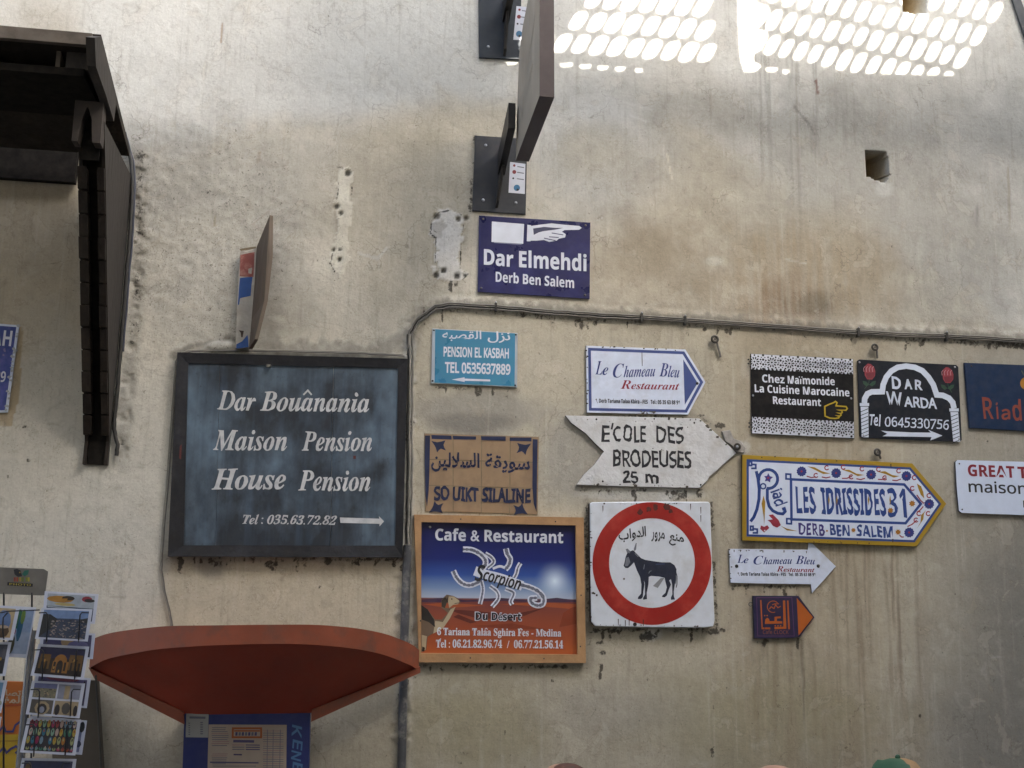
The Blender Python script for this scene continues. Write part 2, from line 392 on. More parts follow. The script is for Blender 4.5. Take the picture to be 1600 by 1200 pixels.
        xx = xs+(py-y0)*0.03+n2*5; mixc((1-sm(np.abs(px-xx), .6, 3.0))*sm(py, y0-6, y0+6)*(1-sm(py, y1-60, y1))*s, C(c))
    tr = sm(px, 1120, 1180)*sm(-px, -1360, -1300)*sm(-py, -420, -150); mixc(tr*sm(st, 0.06, 0.22)*0.45, C('#938d80'))
    # grime: cracks by the console, soot along the cable, moulds under the boards
    kx = np.interp(py, [180, 240, 400, 560, 700, 760], [205, 214, 216, 205, 192, 188]); band = (1-sm(np.abs(px-kx-n2*18), 4, 17))*sm(py, 205, 245)*(1-sm(py, 690, 760))
    mixc(band*.35, C('#6a645b')); grime(band*(.42+n2*.9))
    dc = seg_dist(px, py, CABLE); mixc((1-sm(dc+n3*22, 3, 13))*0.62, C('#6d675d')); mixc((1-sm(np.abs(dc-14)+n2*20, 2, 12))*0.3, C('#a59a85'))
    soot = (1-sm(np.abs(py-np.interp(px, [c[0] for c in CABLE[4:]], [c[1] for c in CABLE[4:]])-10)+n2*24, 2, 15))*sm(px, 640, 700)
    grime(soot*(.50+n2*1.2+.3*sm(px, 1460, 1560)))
    vp = (1-sm(np.abs(px-639+ (py-540)*0.012)+n3*16, 4, 12))*sm(py, 515, 540)*(1-sm(py, 850, 900))
    mixc(vp*0.8, C('#bdb8ae')); grime(vp*(.40+n2))
    cp = (1-sm(np.abs(px-np.interp(py, [860, 1200], [637, 626]))+n3*14, 7, 15))*sm(py, 850, 880); mixc(cp*0.5, C('#6d6a64')); grime(cp*(.52+n2))
    mixc((1-sm(seg_dist(px, py, [(272, 556), (300, 540), (345, 533), (360, 528), (372, 545)])+n3*10, 1, 9))*0.7, C('#6a6459'))
    mixc((1-sm(seg_dist(px, py, [(440, 548), (600, 548), (636, 525)])+n3*26, 4, 20))*0.55, C('#7d776d'))
    mixc((1-sm(seg_dist(px, py, [(420, 400), (420, 540)])+n3*26, 4, 26))*0.45, C('#7b766e'))
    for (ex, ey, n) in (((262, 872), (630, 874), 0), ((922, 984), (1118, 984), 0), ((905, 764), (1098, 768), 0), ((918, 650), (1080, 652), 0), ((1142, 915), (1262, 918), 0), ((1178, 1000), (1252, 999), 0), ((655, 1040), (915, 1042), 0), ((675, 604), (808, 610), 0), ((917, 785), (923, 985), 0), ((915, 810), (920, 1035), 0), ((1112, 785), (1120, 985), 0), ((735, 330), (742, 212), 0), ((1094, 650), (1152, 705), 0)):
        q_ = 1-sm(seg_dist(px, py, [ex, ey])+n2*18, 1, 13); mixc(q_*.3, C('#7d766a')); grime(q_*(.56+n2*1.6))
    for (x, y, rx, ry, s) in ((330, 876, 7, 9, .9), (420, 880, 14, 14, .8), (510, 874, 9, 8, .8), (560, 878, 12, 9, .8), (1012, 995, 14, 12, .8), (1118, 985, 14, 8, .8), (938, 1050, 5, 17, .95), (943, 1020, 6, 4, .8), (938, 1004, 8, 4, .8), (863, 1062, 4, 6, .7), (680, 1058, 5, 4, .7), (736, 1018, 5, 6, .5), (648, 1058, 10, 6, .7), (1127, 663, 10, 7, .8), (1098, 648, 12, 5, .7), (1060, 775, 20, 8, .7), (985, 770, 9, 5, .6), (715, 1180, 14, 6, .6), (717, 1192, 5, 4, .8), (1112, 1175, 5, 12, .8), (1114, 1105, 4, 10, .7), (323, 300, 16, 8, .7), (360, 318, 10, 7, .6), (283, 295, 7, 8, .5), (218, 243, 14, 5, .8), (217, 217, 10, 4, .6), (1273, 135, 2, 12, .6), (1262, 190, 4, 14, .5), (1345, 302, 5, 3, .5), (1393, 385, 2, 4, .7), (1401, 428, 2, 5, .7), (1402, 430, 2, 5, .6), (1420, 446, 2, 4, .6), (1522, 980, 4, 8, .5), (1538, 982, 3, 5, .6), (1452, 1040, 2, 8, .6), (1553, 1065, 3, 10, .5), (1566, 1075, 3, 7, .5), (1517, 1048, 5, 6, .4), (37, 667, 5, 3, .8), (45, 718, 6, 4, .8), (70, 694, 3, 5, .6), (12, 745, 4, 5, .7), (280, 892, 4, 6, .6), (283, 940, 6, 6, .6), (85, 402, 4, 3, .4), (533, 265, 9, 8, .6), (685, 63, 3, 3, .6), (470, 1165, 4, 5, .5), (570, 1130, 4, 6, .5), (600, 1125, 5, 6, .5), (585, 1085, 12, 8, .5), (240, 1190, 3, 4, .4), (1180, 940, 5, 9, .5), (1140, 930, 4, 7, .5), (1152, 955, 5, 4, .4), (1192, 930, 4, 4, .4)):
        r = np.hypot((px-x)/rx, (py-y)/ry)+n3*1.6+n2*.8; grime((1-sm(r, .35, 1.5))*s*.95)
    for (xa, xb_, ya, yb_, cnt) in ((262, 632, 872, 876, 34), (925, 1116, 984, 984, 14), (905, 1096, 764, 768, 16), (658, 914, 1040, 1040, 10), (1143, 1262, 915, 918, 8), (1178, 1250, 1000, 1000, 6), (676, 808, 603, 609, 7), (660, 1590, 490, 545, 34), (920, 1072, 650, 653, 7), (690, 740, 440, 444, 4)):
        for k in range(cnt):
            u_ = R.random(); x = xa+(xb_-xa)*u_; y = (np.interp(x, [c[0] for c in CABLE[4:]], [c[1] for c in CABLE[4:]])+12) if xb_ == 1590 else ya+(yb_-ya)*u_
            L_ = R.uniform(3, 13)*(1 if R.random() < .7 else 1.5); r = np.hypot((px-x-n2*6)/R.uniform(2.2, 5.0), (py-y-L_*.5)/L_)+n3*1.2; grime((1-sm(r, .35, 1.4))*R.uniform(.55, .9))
    for k in range(46):
        x, y = R.uniform(0, 1600), R.uniform(560, 1190); r = np.hypot((px-x)/R.uniform(1.8, 4), (py-y)/R.uniform(2, 7))+n3*1.4; grime((1-sm(r, .35, 1.3))*R.uniform(.4, .8))
    for pts, wd, s, c in ((((347, 38), (345, 66)), 1.6, .7, '#a5763f'), (((405, 238), (403, 262)), 1.4, .5, '#a5763f'), (((335, 338), (336, 352)), 2, .5, '#9a8242'), (((1275, 126), (1278, 146)), 1.6, .8, '#7a3a2a'), (((1042, 240), (1050, 280)), 1.2, .8, '#dcd3b8'), (((1035, 222), (1038, 245)), 1.2, .5, '#d8d2c4'), (((866, 205), (868, 233)), 1.6, .6, '#d6d4ce'), (((985, 180), (1010, 190)), 1.6, .5, '#d9d7d2'), (((560, 395), (590, 405), (604, 388)), 2, .6, '#d9d6cc'), (((1242, 168), (1265, 195), (1272, 210)), 1.6, .5, '#6e6a63'), (((420, 330), (395, 350), (410, 362)), 1.3, .3, '#8b6a55'), (((1020, 172), (940, 150)), 1.4, .3, '#d9d7d2'), (((1580, 1025), (1545, 1028)), 1, .4, '#b5b2ac'), (((173, 932), (195, 934)), 2, .4, '#827c70'), (((1227, 405), (1260, 412)), 1, .4, '#d5d0c2')):
        mixc((1-sm(seg_dist(px, py, pts)+n3*3, wd*.5, wd*1.5))*s, C(c))
    # paler cement smears and the paste stain behind the blue sheet at the far left
    for (x, y, rx, ry, c, s) in ((1010, 772, 95, 10, '#d2cfc8', .7), (1040, 770, 10, 22, '#d9d6d0', .8), (1160, 700, 12, 10, '#cfccc6', .8), (1018, 992, 14, 10, '#cfccc6', .7), (580, 155, 26, 20, '#cfcdc5', .5), (345, 541, 22, 8, '#cfc9ba', .7), (1117, 408, 16, 8, '#cfcabd', .6), (1382, 295, 14, 12, '#c9c7c1', .7), (690, 520, 5, 10, '#8a8072', .6)):
        mixc(blob(x, y, rx, ry, .9, .4)*s, C(c))
    ps = in_poly(px+n3*5, py+n3*5, [(-60, 500), (36, 512), (30, 612), (19, 666), (-60, 668)]); mixc(ps*0.7, C('#b2935d'))
    dens = np.clip(.30+.45*gp+.25*low+.2*n1, 0, 1)
    lum = col.mean(-1, keepdims=True); col[:] = (lum+(col-lum)*.74)*np.array([.975, 1.0, .99])
    col *= (1+0.16*n1+0.15*n2+0.12*n3*(0.5+low*.6)+0.05*fine)[..., None]
    col = np.clip(col, 0.01, 0.9)
    # relief
    y = 0.006*(n1+n2*0.5)+0.0016*n3+0.0007*fine
    y -= 0.006*(1-sm(dc, 3, 16))*sm(px, 620, 700)
    y += 0.004*gp*n3 - 0.010*vp*0.8 - 0.012*(1-sm(np.hypot((px-345)/26, (py-541)/9), .5, 1.1))
    y += 0.006*band*sm(n3, -.05, .15) - 0.010*cp
    # two plaster scars left by brackets that were taken down
    def scar(pts, c, rise, chipc):
        m = in_poly(px+n3*16+n2*9, py+n3*16-n2*9, pts)*1.0; mixc(m*(.9+n2*1.0), C(c)); e = np.exp(-(seg_dist(px, py, pts+[pts[0]])/2.2)**2)
        grime(e*(.66+n2*1.6+n3*.6)); return -rise*m
    y += scar([(528, 268), (547, 262), (550, 285), (547, 330), (545, 372), (543, 400), (541, 418), (526, 428), (516, 412), (522, 388), (527, 360), (524, 325), (528, 300)], '#dedac8', 0.002, '#3d3933')
    y += scar([(674, 345), (686, 332), (708, 328), (722, 336), (724, 352), (720, 380), (719, 422), (732, 428), (720, 440), (690, 440), (672, 432), (680, 420), (681, 372), (672, 365)], '#e8e6df', 0.003, '#3a3631')
    for (x, yy, r) in ((533, 333, 4), (543, 270, 6), (530, 406, 4), (521, 390, 4), (531, 390, 3), (526, 322, 5), (683, 338, 6), (716, 343, 4), (681, 430, 5), (714, 432, 5), (727, 431, 3), (728, 340, 4), (693, 423, 4)):
        m = 1-sm(np.hypot(px-x, py-yy)+n3*5, r*.6, r*1.2); mixc(m*0.9, C('#262320')); y += m*0.008
    mixc(in_poly(px+n3*9, py+n3*9, [(672, 350), (690, 340), (696, 352), (690, 372), (676, 374)])*0.5, C('#a29d93'))
    GY = y
    # putlog holes
    H1 = [(1352, 235), (1386, 236.5), (1389, 262), (1391, 274), (1384, 285), (1370, 283), (1362, 279), (1353.5, 275)]
    H2 = [(1409, -40), (1448, -40), (1448, 22), (1424, 21), (1411, 18)]
    cx = lambda A: (A[:-1, :-1]+A[1:, :-1]+A[:-1, 1:]+A[1:, 1:])/4
    hole = in_poly(cx(px), cx(py), H1) | in_poly(cx(px), cx(py), H2)
    co = np.stack([GX, GY, GZ], -1).reshape(-1, 3)
    idx = np.arange(nx*nz).reshape(nz, nx)
    q = np.stack([idx[:-1, :-1], idx[:-1, 1:], idx[1:, 1:], idx[1:, :-1]], -1)
    front = q[~hole]
    hj, hi = np.nonzero(hole); ev = {}; extra = []; back = []
    def deep(v):
        if v not in ev: ev[v] = len(co)+len(extra); extra.append((co[v][0]-0.035, 0.17, co[v][2]+0.012))
        return ev[v]
    for j, i in zip(hj, hi):
        c = [int(v) for v in q[j, i]]; back.append([deep(v) for v in c])
        for (dj, di, e0, e1) in ((-1, 0, 0, 1), (0, 1, 1, 2), (1, 0, 2, 3), (0, -1, 3, 0)):
            if not hole[j+dj, i+di]: back.append([c[e0], c[e1], deep(c[e1]), deep(c[e0])])
    co = np.concatenate([co, np.array(extra)]); faces = np.concatenate([front, np.array(back)])
    cc = np.concatenate([col.reshape(-1, 3), np.tile(np.array(rgb('#a8926a', .8)), (len(extra), 1))])
    me = bpy.data.meshes.new('plaster_wall'); nf = len(faces)
    me.vertices.add(len(co)); me.vertices.foreach_set('co', co.ravel())
    me.loops.add(nf*4); me.loops.foreach_set('vertex_index', faces.ravel().astype(np.int32))
    me.polygons.add(nf); me.polygons.foreach_set('loop_start', np.arange(0, nf*4, 4, dtype=np.int32)); me.polygons.foreach_set('use_smooth', np.concatenate([np.ones(len(front), bool), np.zeros(len(back), bool)]))
    me.update(calc_edges=True)
    at = me.attributes.new('plaster', 'FLOAT_COLOR', 'POINT'); at.data.foreach_set('color', np.concatenate([cc, np.concatenate([dens.reshape(-1, 1), np.zeros((len(extra), 1))])], 1).ravel().astype(np.float32))
    ag = me.attributes.new('grime', 'FLOAT', 'POINT'); ag.data.foreach_set('value', np.concatenate([G.ravel(), np.zeros(len(extra))]).astype(np.float32))
    m = bpy.data.materials.new('old_lime_plaster'); m.use_nodes = True; n = m.node_tree.nodes; L = m.node_tree.links; bs = n['Principled BSDF']
    bs.inputs['Roughness'].default_value = 0.9; bs.inputs['Specular IOR Level'].default_value = 0.2
    A = n.new('ShaderNodeAttribute'); A.attribute_name = 'plaster'; tc = n.new('ShaderNodeTexCoord')
    z1 = n.new('ShaderNodeTexNoise'); z1.inputs['Scale'].default_value = 95; z1.inputs['Detail'].default_value = 6; z1.inputs['Roughness'].default_value = .7
    L.new(tc.outputs['Object'], z1.inputs[0])
    r1 = n.new('ShaderNodeMapRange'); r1.inputs[1].default_value = .25; r1.inputs[2].default_value = .75; r1.inputs[3].default_value = .88; r1.inputs[4].default_value = 1.10; L.new(z1.outputs[0], r1.inputs[0])
    mx = n.new('ShaderNodeMix'); mx.data_type = 'RGBA'; mx.blend_type = 'MULTIPLY'; mx.inputs[0].default_value = 1; L.new(A.outputs[0], mx.inputs[6]); L.new(r1.outputs[0], mx.inputs[7]); 
    def noise(sc, det, dist=0.0, ro=.6, st=(1, 1, 1)):
        mp = n.new('ShaderNodeMapping'); mp.inputs['Scale'].default_value = st; L.new(tc.outputs['Object'], mp.inputs[0])
        z = n.new('ShaderNodeTexNoise'); z.inputs['Scale'].default_value = sc; z.inputs['Detail'].default_value = det; z.inputs['Distortion'].default_value = dist; z.inputs['Roughness'].default_value = ro; L.new(mp.outputs[0], z.inputs[0]); return z.outputs[0]
    def mth(op, a_, b_, c_=None):
        q = n.new('ShaderNodeMath'); q.operation = op
        for k, v_ in enumerate((a_, b_, c_)):
            if v_ is None: continue
            if isinstance(v_, (int, float)): q.inputs[k].default_value = v_
            else: L.new(v_, q.inputs[k])
        return q.outputs[0]
    def rmp(v_, lo, hi, o0=0.0, o1=1.0):
        q = n.new('ShaderNodeMapRange'); q.interpolation_type = 'SMOOTHSTEP'; q.inputs[1].default_value = lo; q.inputs[2].default_value = hi; q.inputs[3].default_value = o0; q.inputs[4].default_value = o1; L.new(v_, q.inputs[0]); return q.outputs[0]
    cur = mx.outputs[2]
    def over(fac, h, mode='MIX'):
        nonlocal cur
        q = n.new('ShaderNodeMix'); q.data_type = 'RGBA'; q.blend_type = mode; L.new(fac, q.inputs[0]); L.new(cur, q.inputs[6]); q.inputs[7].default_value = (*rgb(h, .9), 1); cur = q.outputs[2]
    dn = A.outputs['Alpha']
    over(mth('MULTIPLY', rmp(noise(14, 7, 1.6), .5, .75), .28), '#857c6e')                      # trowel swirls
    over(mth('MULTIPLY', rmp(noise(10, 7, 1.0), .52, .75), .16), '#d6d2c8')
    over(mth('MULTIPLY', rmp(mth('ADD', noise(170, 2), mth('MULTIPLY', dn, .10)), .715, .775), .55), '#4b453c')   # fine specks
    over(mth('MULTIPLY', rmp(mth('ADD', noise(60, 3, .6), mth('MULTIPLY', dn, .11)), .735, .79), .6), '#4b443a')
    over(mth('MULTIPLY', rmp(noise(90, 2), .70, .76), .3), '#dcd8ce')
    fl = noise(5.5, 9, .5, .62); over(mth('MULTIPLY', rmp(fl, .585, .62), .13), '#d9d1c0'); over(mth('MULTIPLY', mth('SUBTRACT', rmp(fl, .578, .586), rmp(fl, .592, .602)), .20), '#6f6554')
    f2 = noise(9, 9, .8, .66, (1, 1, .7)); over(mth('MULTIPLY', rmp(f2, .60, .625), .14), '#b3a68e'); over(mth('MULTIPLY', mth('SUBTRACT', rmp(f2, .594, .602), rmp(f2, .606, .616)), .18), '#5f5648')
    vo = n.new('ShaderNodeTexVoronoi'); vo.feature = 'DISTANCE_TO_EDGE'; vo.inputs['Scale'].default_value = 3.2
    wv = n.new('ShaderNodeVectorMath'); wv.operation = 'MULTIPLY_ADD'; zc_ = n.new('ShaderNodeTexNoise'); zc_.inputs['Scale'].default_value = 7; zc_.inputs['Detail'].default_value = 6; L.new(tc.outputs['Object'], zc_.inputs[0])
    L.new(zc_.outputs['Color'], wv.inputs[0]); wv.inputs[1].default_value = (.34, .34, .34); L.new(tc.outputs['Object'], wv.inputs[2]); L.new(wv.outputs[0], vo.inputs['Vector'])
    over(mth('MULTIPLY', mth('MULTIPLY', rmp(vo.outputs['Distance'], .0, .012, 1.0, 0.0), rmp(noise(2.3, 3), .52, .62)), .42), '#544c40')
    over(mth('MULTIPLY', rmp(noise(42, 5, .1, .6, (1, 1, .06)), .52, .72), .22), '#80786a'); over(mth('MULTIPLY', rmp(noise(30, 5, .1, .6, (1, 1, .05)), .55, .72), .18), '#d6d1c4')
    Gm = n.new('ShaderNodeAttribute'); Gm.attribute_name = 'grime'
    gsum = mth('ADD', Gm.outputs['Fac'], mth('MULTIPLY', mth('SUBTRACT', noise(48, 6, .8, .7), .5), 1.5))
    over(mth('MULTIPLY', rmp(gsum, .52, .78), mth('MULTIPLY', rmp(Gm.outputs['Fac'], .05, .35), .85)), '#38342e')
    L.new(cur, bs.inputs['Base Color'])
    z2 = n.new('ShaderNodeTexNoise'); z2.inputs['Scale'].default_value = 55; z2.inputs['Detail'].default_value = 8; z2.inputs['Roughness'].default_value = .65; L.new(tc.outputs['Object'], z2.inputs[0])
    bp = n.new('ShaderNodeBump'); bp.inputs['Strength'].default_value = .38; bp.inputs['Distance'].default_value = .006; L.new(z2.outputs[0], bp.inputs['Height']); L.new(bp.outputs[0], bs.inputs['Normal'])
    me.materials.append(m)
    o = bpy.data.objects.new('plaster_wall', me); COL.objects.link(o)
    o['label'] = 'tall stained beige and grey plaster house wall that carries all the signs'; o['category'] = 'wall'
    return o
build_wall()

# ------------------------------------------------------------------ street, house across the street, sun screen
stone = mat('street_stone', '#5f5d59', 1, .85, .3, 3, bump=.5, bs=18)
mb = MB(); mb.add([(-60, -60, 0), (60, -60, 0), (60, 60, 0), (-60, 60, 0)], [(0, 1, 2, 3)], stone); struct('street', mb)
lime = mat('limewash', '#b5ada0', .9, .9, .18, 1.2, '#8d7a5c', .5, 1.5, bump=.3, bs=30)
dark = mat('dark_opening', '#2a2622', 1, .5)
T = Thing('house_across_street', 'tall limewashed house on the opposite side of the street', 'house', (0, -5.5, 0))
DH = 5.5; ZS = P(1100, 122)[2]                    # the parapet's shadow falls just under the sun screen's pattern
HH = ZS-SUN[2]*DH; xl_ = P(690, 60)[0]-SUN[0]*DH; xr_ = P(1850, 60)[0]-SUN[0]*DH
mb = MB(); mb.box((-22, -12, 0.0), (26, -DH-.06, HH-.2), lime); T.part('wall', mb)
mb = MB(); mb.box((xl_, -12.1, HH-.199), (xr_, -DH, HH), lime); T.part('parapet', mb)
for x0, x1 in ((-22, xl_), (xr_, 26)):  # added upper walls, shaped to keep sun and sky off both ends
    mb = MB(); mb.box((x0, -DH-.25, HH-.199), (x1, -DH, HH+2.3), lime); T.part('added_shade_wall', mb)
for xx in (-9, -4.5, 1.0, 6.5, 12):
    mb = MB(); mb.box((xx, -5.558, 5.2), (xx+1.0, -5.52, 6.7), dark); wn = T.part('window', mb)
    mb = MB()
    for k in range(6): mb.box((xx+.08+k*.165, -5.518, 5.2), (xx+.10+k*.165, -5.50, 6.7), dark)
    T.part('window_bars', mb, wn)

T = Thing('added_sky_blocker', 'limewashed block added out of view at the right to cut the sky light', 'house', (7.2, -2.8, 0))  # unseen block, added to hold sky light off the wall's right side
mb = MB(); mb.box((6.9, -5.44, 0), (12, -.06, 10.2), lime); T.part('wall', mb)
mb = MB(); mb.box((6.78, -5.44, 10.2), (12, -.06, 10.38), lime); T.part('cornice', mb)
def build_screen():
    OFF = np.array([-1.2*SUN[0], -1.2, -1.2*SUN[2]])
    def slot(cx, cy, hw, hh, skew, cut=None):
        pts = []
        for k in range(18):
            a = 2*math.pi*k/18; c, s = math.cos(a), math.sin(a)
            u = math.copysign(abs(c)**.75, c)*hw; v = math.copysign(abs(s)**.62, s)*hh
            x, y = cx+u+skew*-v, cy+v
            if cut is not None: y = min(y, cut(x))
            pts.append((x, y))
        return pts
    cut = lambda x: 104+(x-1160)*0.028+4.5
    holes = [[(1153, -150), (1153, 0), (1157, 90), (1163, 111), (1181, 111), (1189, 102), (1177, 97), (1177, 84), (1190, 76), (1199, 60), (1198, 50), (1180, 45), (1190, 38), (1202, 22), (1200, 10), (1181, 5), (1179, -35), (1177, -150)]]
    for j in range(-4, 3):
        for i in range(-8, 9):
            x, y = 1393+22.6*i-3*j, 27.8+4.6*i+40*j
            if x > 1574-max(0, y-20)*0.75 or x < 1202+(0 if j > -1 else 8): continue
            if y-14 > cut(x)-3: continue
            big = 1.0 if x < 1574-max(0, y-20)*0.75-14 else 0.6
            q_ = R.uniform(.9, 1.04); holes.append(slot(x+R.uniform(-.5, .5), y+R.uniform(-.6, .6), 8.1*big*q_, 14.6*big*q_, .5, cut))
    for k, (x, y, ww) in enumerate(((1206, 109, 10), (1228, 112.5, 5))): holes.append([(x-ww, y-2.5), (x+ww, y-2), (x+ww*.5, y+2), (x-ww*.7, y+2.5)])
    for r, (x0, y0, n) in enumerate(((1104.6, 83, 11), (1101.5, 47, 8), (1098, 11, 7), (1095, -25, 7), (1092, -61, 7))):
        for k in range(n):
            x, y = x0-28.2*k, y0-2.1*k+0.02*k*k*(1 if r == 0 else 0)
            q_ = R.uniform(.93, 1.05); holes.append(slot(x+R.uniform(-.6, .6), y+R.uniform(-.5, .5), 10.9*q_, 14.4*q_, .55))
    for (x, y, ww) in ((800, 97.5, 10), (857, 99.5, 7), (885, 101.6, 10.5), (914.6, 103.8, 9.5), (942, 106, 8.5), (969, 108, 8), (998, 110.3, 6)):
        holes.append([(x-ww, y-3), (x+ww, y-3.4), (x+ww*.6, y+2.2), (x-ww*.6, y+3)])
    outer = [P(560, -160), P(1780, -160)]; zb = P(1100, 168)[2]
    outer = [(outer[0][0], outer[0][2]), (outer[1][0], outer[0][2]), (outer[1][0], zb), (outer[0][0], zb)]
    rings = [outer]+[[(P(*h)[0], P(*h)[2]) for h in hh] for hh in holes]
    vs = []; es = []
    for r in rings:
        o0 = len(vs); vs += [Vector((x, z)) for x, z in r]; es += [(o0+i, o0+(i+1) % len(r)) for i in range(len(r))]
    from mathutils.geometry import delaunay_2d_cdt
    v2, _, f2, _, _, _ = delaunay_2d_cdt(vs, es, [], 0, 1e-6)
    cen = np.array([[sum(v2[i][k] for i in f)/3 for k in (0, 1)] for f in f2]); inside = np.zeros(len(f2), bool)
    for r in rings[1:]: inside |= in_poly(cen[:, 0], cen[:, 1], r)
    me = bpy.data.meshes.new('perforated_sheet'); me.from_pydata([(v[0]+OFF[0], OFF[1], v[1]+OFF[2]) for v in v2], [], [tuple(f) for f, k in zip(f2, inside) if not k])
    me.materials.append(mat('galvanised_sheet', '#8c8f92', 1, .5, .1, 6, metal=.6))
    T = Thing('perforated_sun_screen', 'long perforated metal sheet hung above the street in front of the wall', 'sun screen', (0, -1.2, P(0, 190)[2]+OFF[2]))
    me.transform(Matrix.Translation(-Vector(T.org))); ob = bpy.data.objects.new('perforated_sheet', me); COL.objects.link(ob); ob.parent = T.e
    so_ = ob.modifiers.new('thick', 'SOLIDIFY'); so_.thickness = .002
    zt = outer[0][1]+OFF[2]; iron = mat('black_iron', '#24262a', 1, .5, .2)
    for xx in (outer[0][0]+OFF[0]+.1, outer[1][0]+OFF[0]-.1):
        mb = MB(); mb.box((xx-.03, -1.26, zt), (xx+.03, 0.02, zt+.06), iron); T.part('bracket_arm', mb)
build_screen()

# ================================================================== SIGNS
GK = 0.68; GD = 0.06
white = mat('sign_white', '#d6e0f2', 1.32, .4, .08, 20, '#9a958a', .3, 9)
letwhite = mat('letter_white', '#dfe4ee', 1.25, .5, .06, 20)
navy = mat('sign_navy', '#23266b', .8, .3, .18, 9, '#3d4185', .3, 5, spec=.5)
skyb = mat('sign_sky_blue', '#4a9dc0', .95, .3, .12, 9, '#2472aa', .5, 6, spec=.5)
black = mat('sign_black', '#12131c', .5, .4, .2, 9, spec=.2)
ink = mat('black_ink', '#20222a', 1, .6, .1)
rust = mat('rust', '#4a3a2e', 1, .8, .3, 60)
alu = mat('bare_aluminium', '#c9d4de', 1.2, .35, .1, 12, metal=.5)
steel = mat('old_steel', '#6d6a64', 1, .45, .25, 30, metal=.5)
dscrew = mat('dark_screw', '#2d2b2a', 1, .5, .2)
lscrew = mat('zinc_screw', '#b9bdc2', 1, .35, .1, metal=.4)

def mid(q): return tuple(np.mean(np.array(q, float), 0))
def board(name, label, q, d0=.006, d1=.014, m=white, edge=None, cat='sign', bev=0.0015, group=None):
    c = mid(q); T = Thing(name, label, cat, P(c[0], c[1], d0), group)
    mb = MB(); mb.slab(q, d0, d1, m, edge, bev); T.part('panel', mb); return T
def edges(q): return [(q[i], q[(i+1) % len(q)]) for i in range(len(q))]

# --- sheet cut by the left edge of the picture
q = [(-150, 494), (30, 508), (12, 644.5), (-150, 648)]
blueleft = mat('enamel_blue', '#3f58ae', .85, .35, .2, 7, '#7a72c0', .7, 5)
T = board('pension_sign', 'worn blue sheet sign with chipped white edge, cut by the left side of the photo', q, .004, .010, white)
mb = MB(); mb.poly([(-147, 498), (25.5, 511), (8, 641), (-147, 645)], .0105, blueleft); T.part('blue_field', mb)
mb = MB(); txt(mb, 'KASBAH', (-73, 535), (17, 541), 24, .0112, letwhite, 'bold', up=(3, -24)); txt(mb, '89', (-9, 596), (8, 597), 16.5, .0112, letwhite, 'bold', up=(2, -16.5)); T.part('lettering', mb)
mb = MB(); chips(mb, [((30, 508), (12, 644))], .0107, mat('peeled_paint', '#cfd4d8', .9, .7), 26, 3.4, 5); chips(mb, [((8, 545), (6, 560))], .0109, mat('peel_lilac', '#a99fd0', .8, .7), 4, 3, 4); T.part('peeled_edge', mb)

HAND = 0.35
# --- big framed board
q = [(277, 550.5), (637, 560.5), (629, 871), (262, 869.5)]; qi = [(294, 567.5), (622, 575), (617.5, 852.5), (287, 852)]
frm = mat('dark_painted_wood', '#171b25', .8, .4, .35, 6, '#31353e', .5, 8, bump=.25, bs=40, stretch=(1, 1, 1))
T = Thing('framed_board', 'large dark blue wooden board in a black frame with italic white lettering', 'sign', P(450, 710, .006))
mb = MB(); mb.frame(q, qi, .0, .044, frm, .037); T.part('frame', mb)
qm = [(290, 563.5), (625, 571), (621, 856), (283, 856)]
def board_panel_mat():  # blue base with pale cloudy patches and dark streaks mixed in
    m = mat('mottled_blue_board', '#2d3a48', .85, .4, .35, 5, None, spec=.5); n = m.node_tree.nodes; L = m.node_tree.links; b = n['Principled BSDF']
    src = b.inputs['Base Color'].links[0].from_socket; tc = n.new('ShaderNodeTexCoord'); out = src
    for (sc, scale, lo, hi, colr, amt, off) in (((1.0, 1, .6), 4.0, .42, .66, '#7b93a6', .55, 3.1), ((7, 1, .5), 3, .5, .75, '#5f7d98', .18, 9.0), ((7, 1, .3), 2.6, .52, .64, '#171c24', .32, 5.0), ((1.2, 1, 1), 2.6, .5, .7, '#1b222c', .6, 2.0), ((1, 1, 1), 55, .62, .75, '#1b2027', .5, 1.0)):
        mp = n.new('ShaderNodeMapping'); mp.inputs['Scale'].default_value = sc; mp.inputs['Location'].default_value = (off, 0, off); L.new(tc.outputs['Object'], mp.inputs[0])
        z = n.new('ShaderNodeTexNoise'); z.inputs['Scale'].default_value = scale; z.inputs['Detail'].default_value = 6; z.inputs['Roughness'].default_value = .6; L.new(mp.outputs[0], z.inputs[0])
        r = n.new('ShaderNodeMapRange'); r.inputs[1].default_value = lo; r.inputs[2].default_value = hi; r.inputs[4].default_value = amt; L.new(z.outputs[0], r.inputs[0])
        x = n.new('ShaderNodeMix'); x.data_type = 'RGBA'; x.inputs[7].default_value = (*rgb(colr), 1); L.new(r.outputs[0], x.inputs[0]); L.new(out, x.inputs[6]); out = x.outputs[2]
    L.new(out, b.inputs['Base Color']); return m
pmat = board_panel_mat()
xs = [0, .16, .69, 1.0]
mb = MB()
for a, b in zip(xs[:-1], xs[1:]):
    g = .0007
    mb.slab([quad_at(qm, a+(g if a else 0), 0), quad_at(qm, b-(g if b < 1 else 0), 0), quad_at(qm, b-(g if b < 1 else 0), 1), quad_at(qm, a+(g if a else 0), 1)], .012, .030+R.uniform(-.0008, .0008), pmat)
T.part('panel', mb)
paint = mat('sign_paint_white', '#dadcdc', 1.15, .55, .12, 30, '#7d8790', .4, 25)
mb = MB(); D = .0325
txt(mb, 'Dar', (339.5, 639.5), (399, 642), 30, D, paint, 'serifital', .006); txt(mb, 'Bou', (406, 641.5), (470, 642), 30, D, paint, 'serifital', .006); txt(mb, 'anania', (470, 642), (576.5, 644), 30, D, paint, 'serifital', .006)
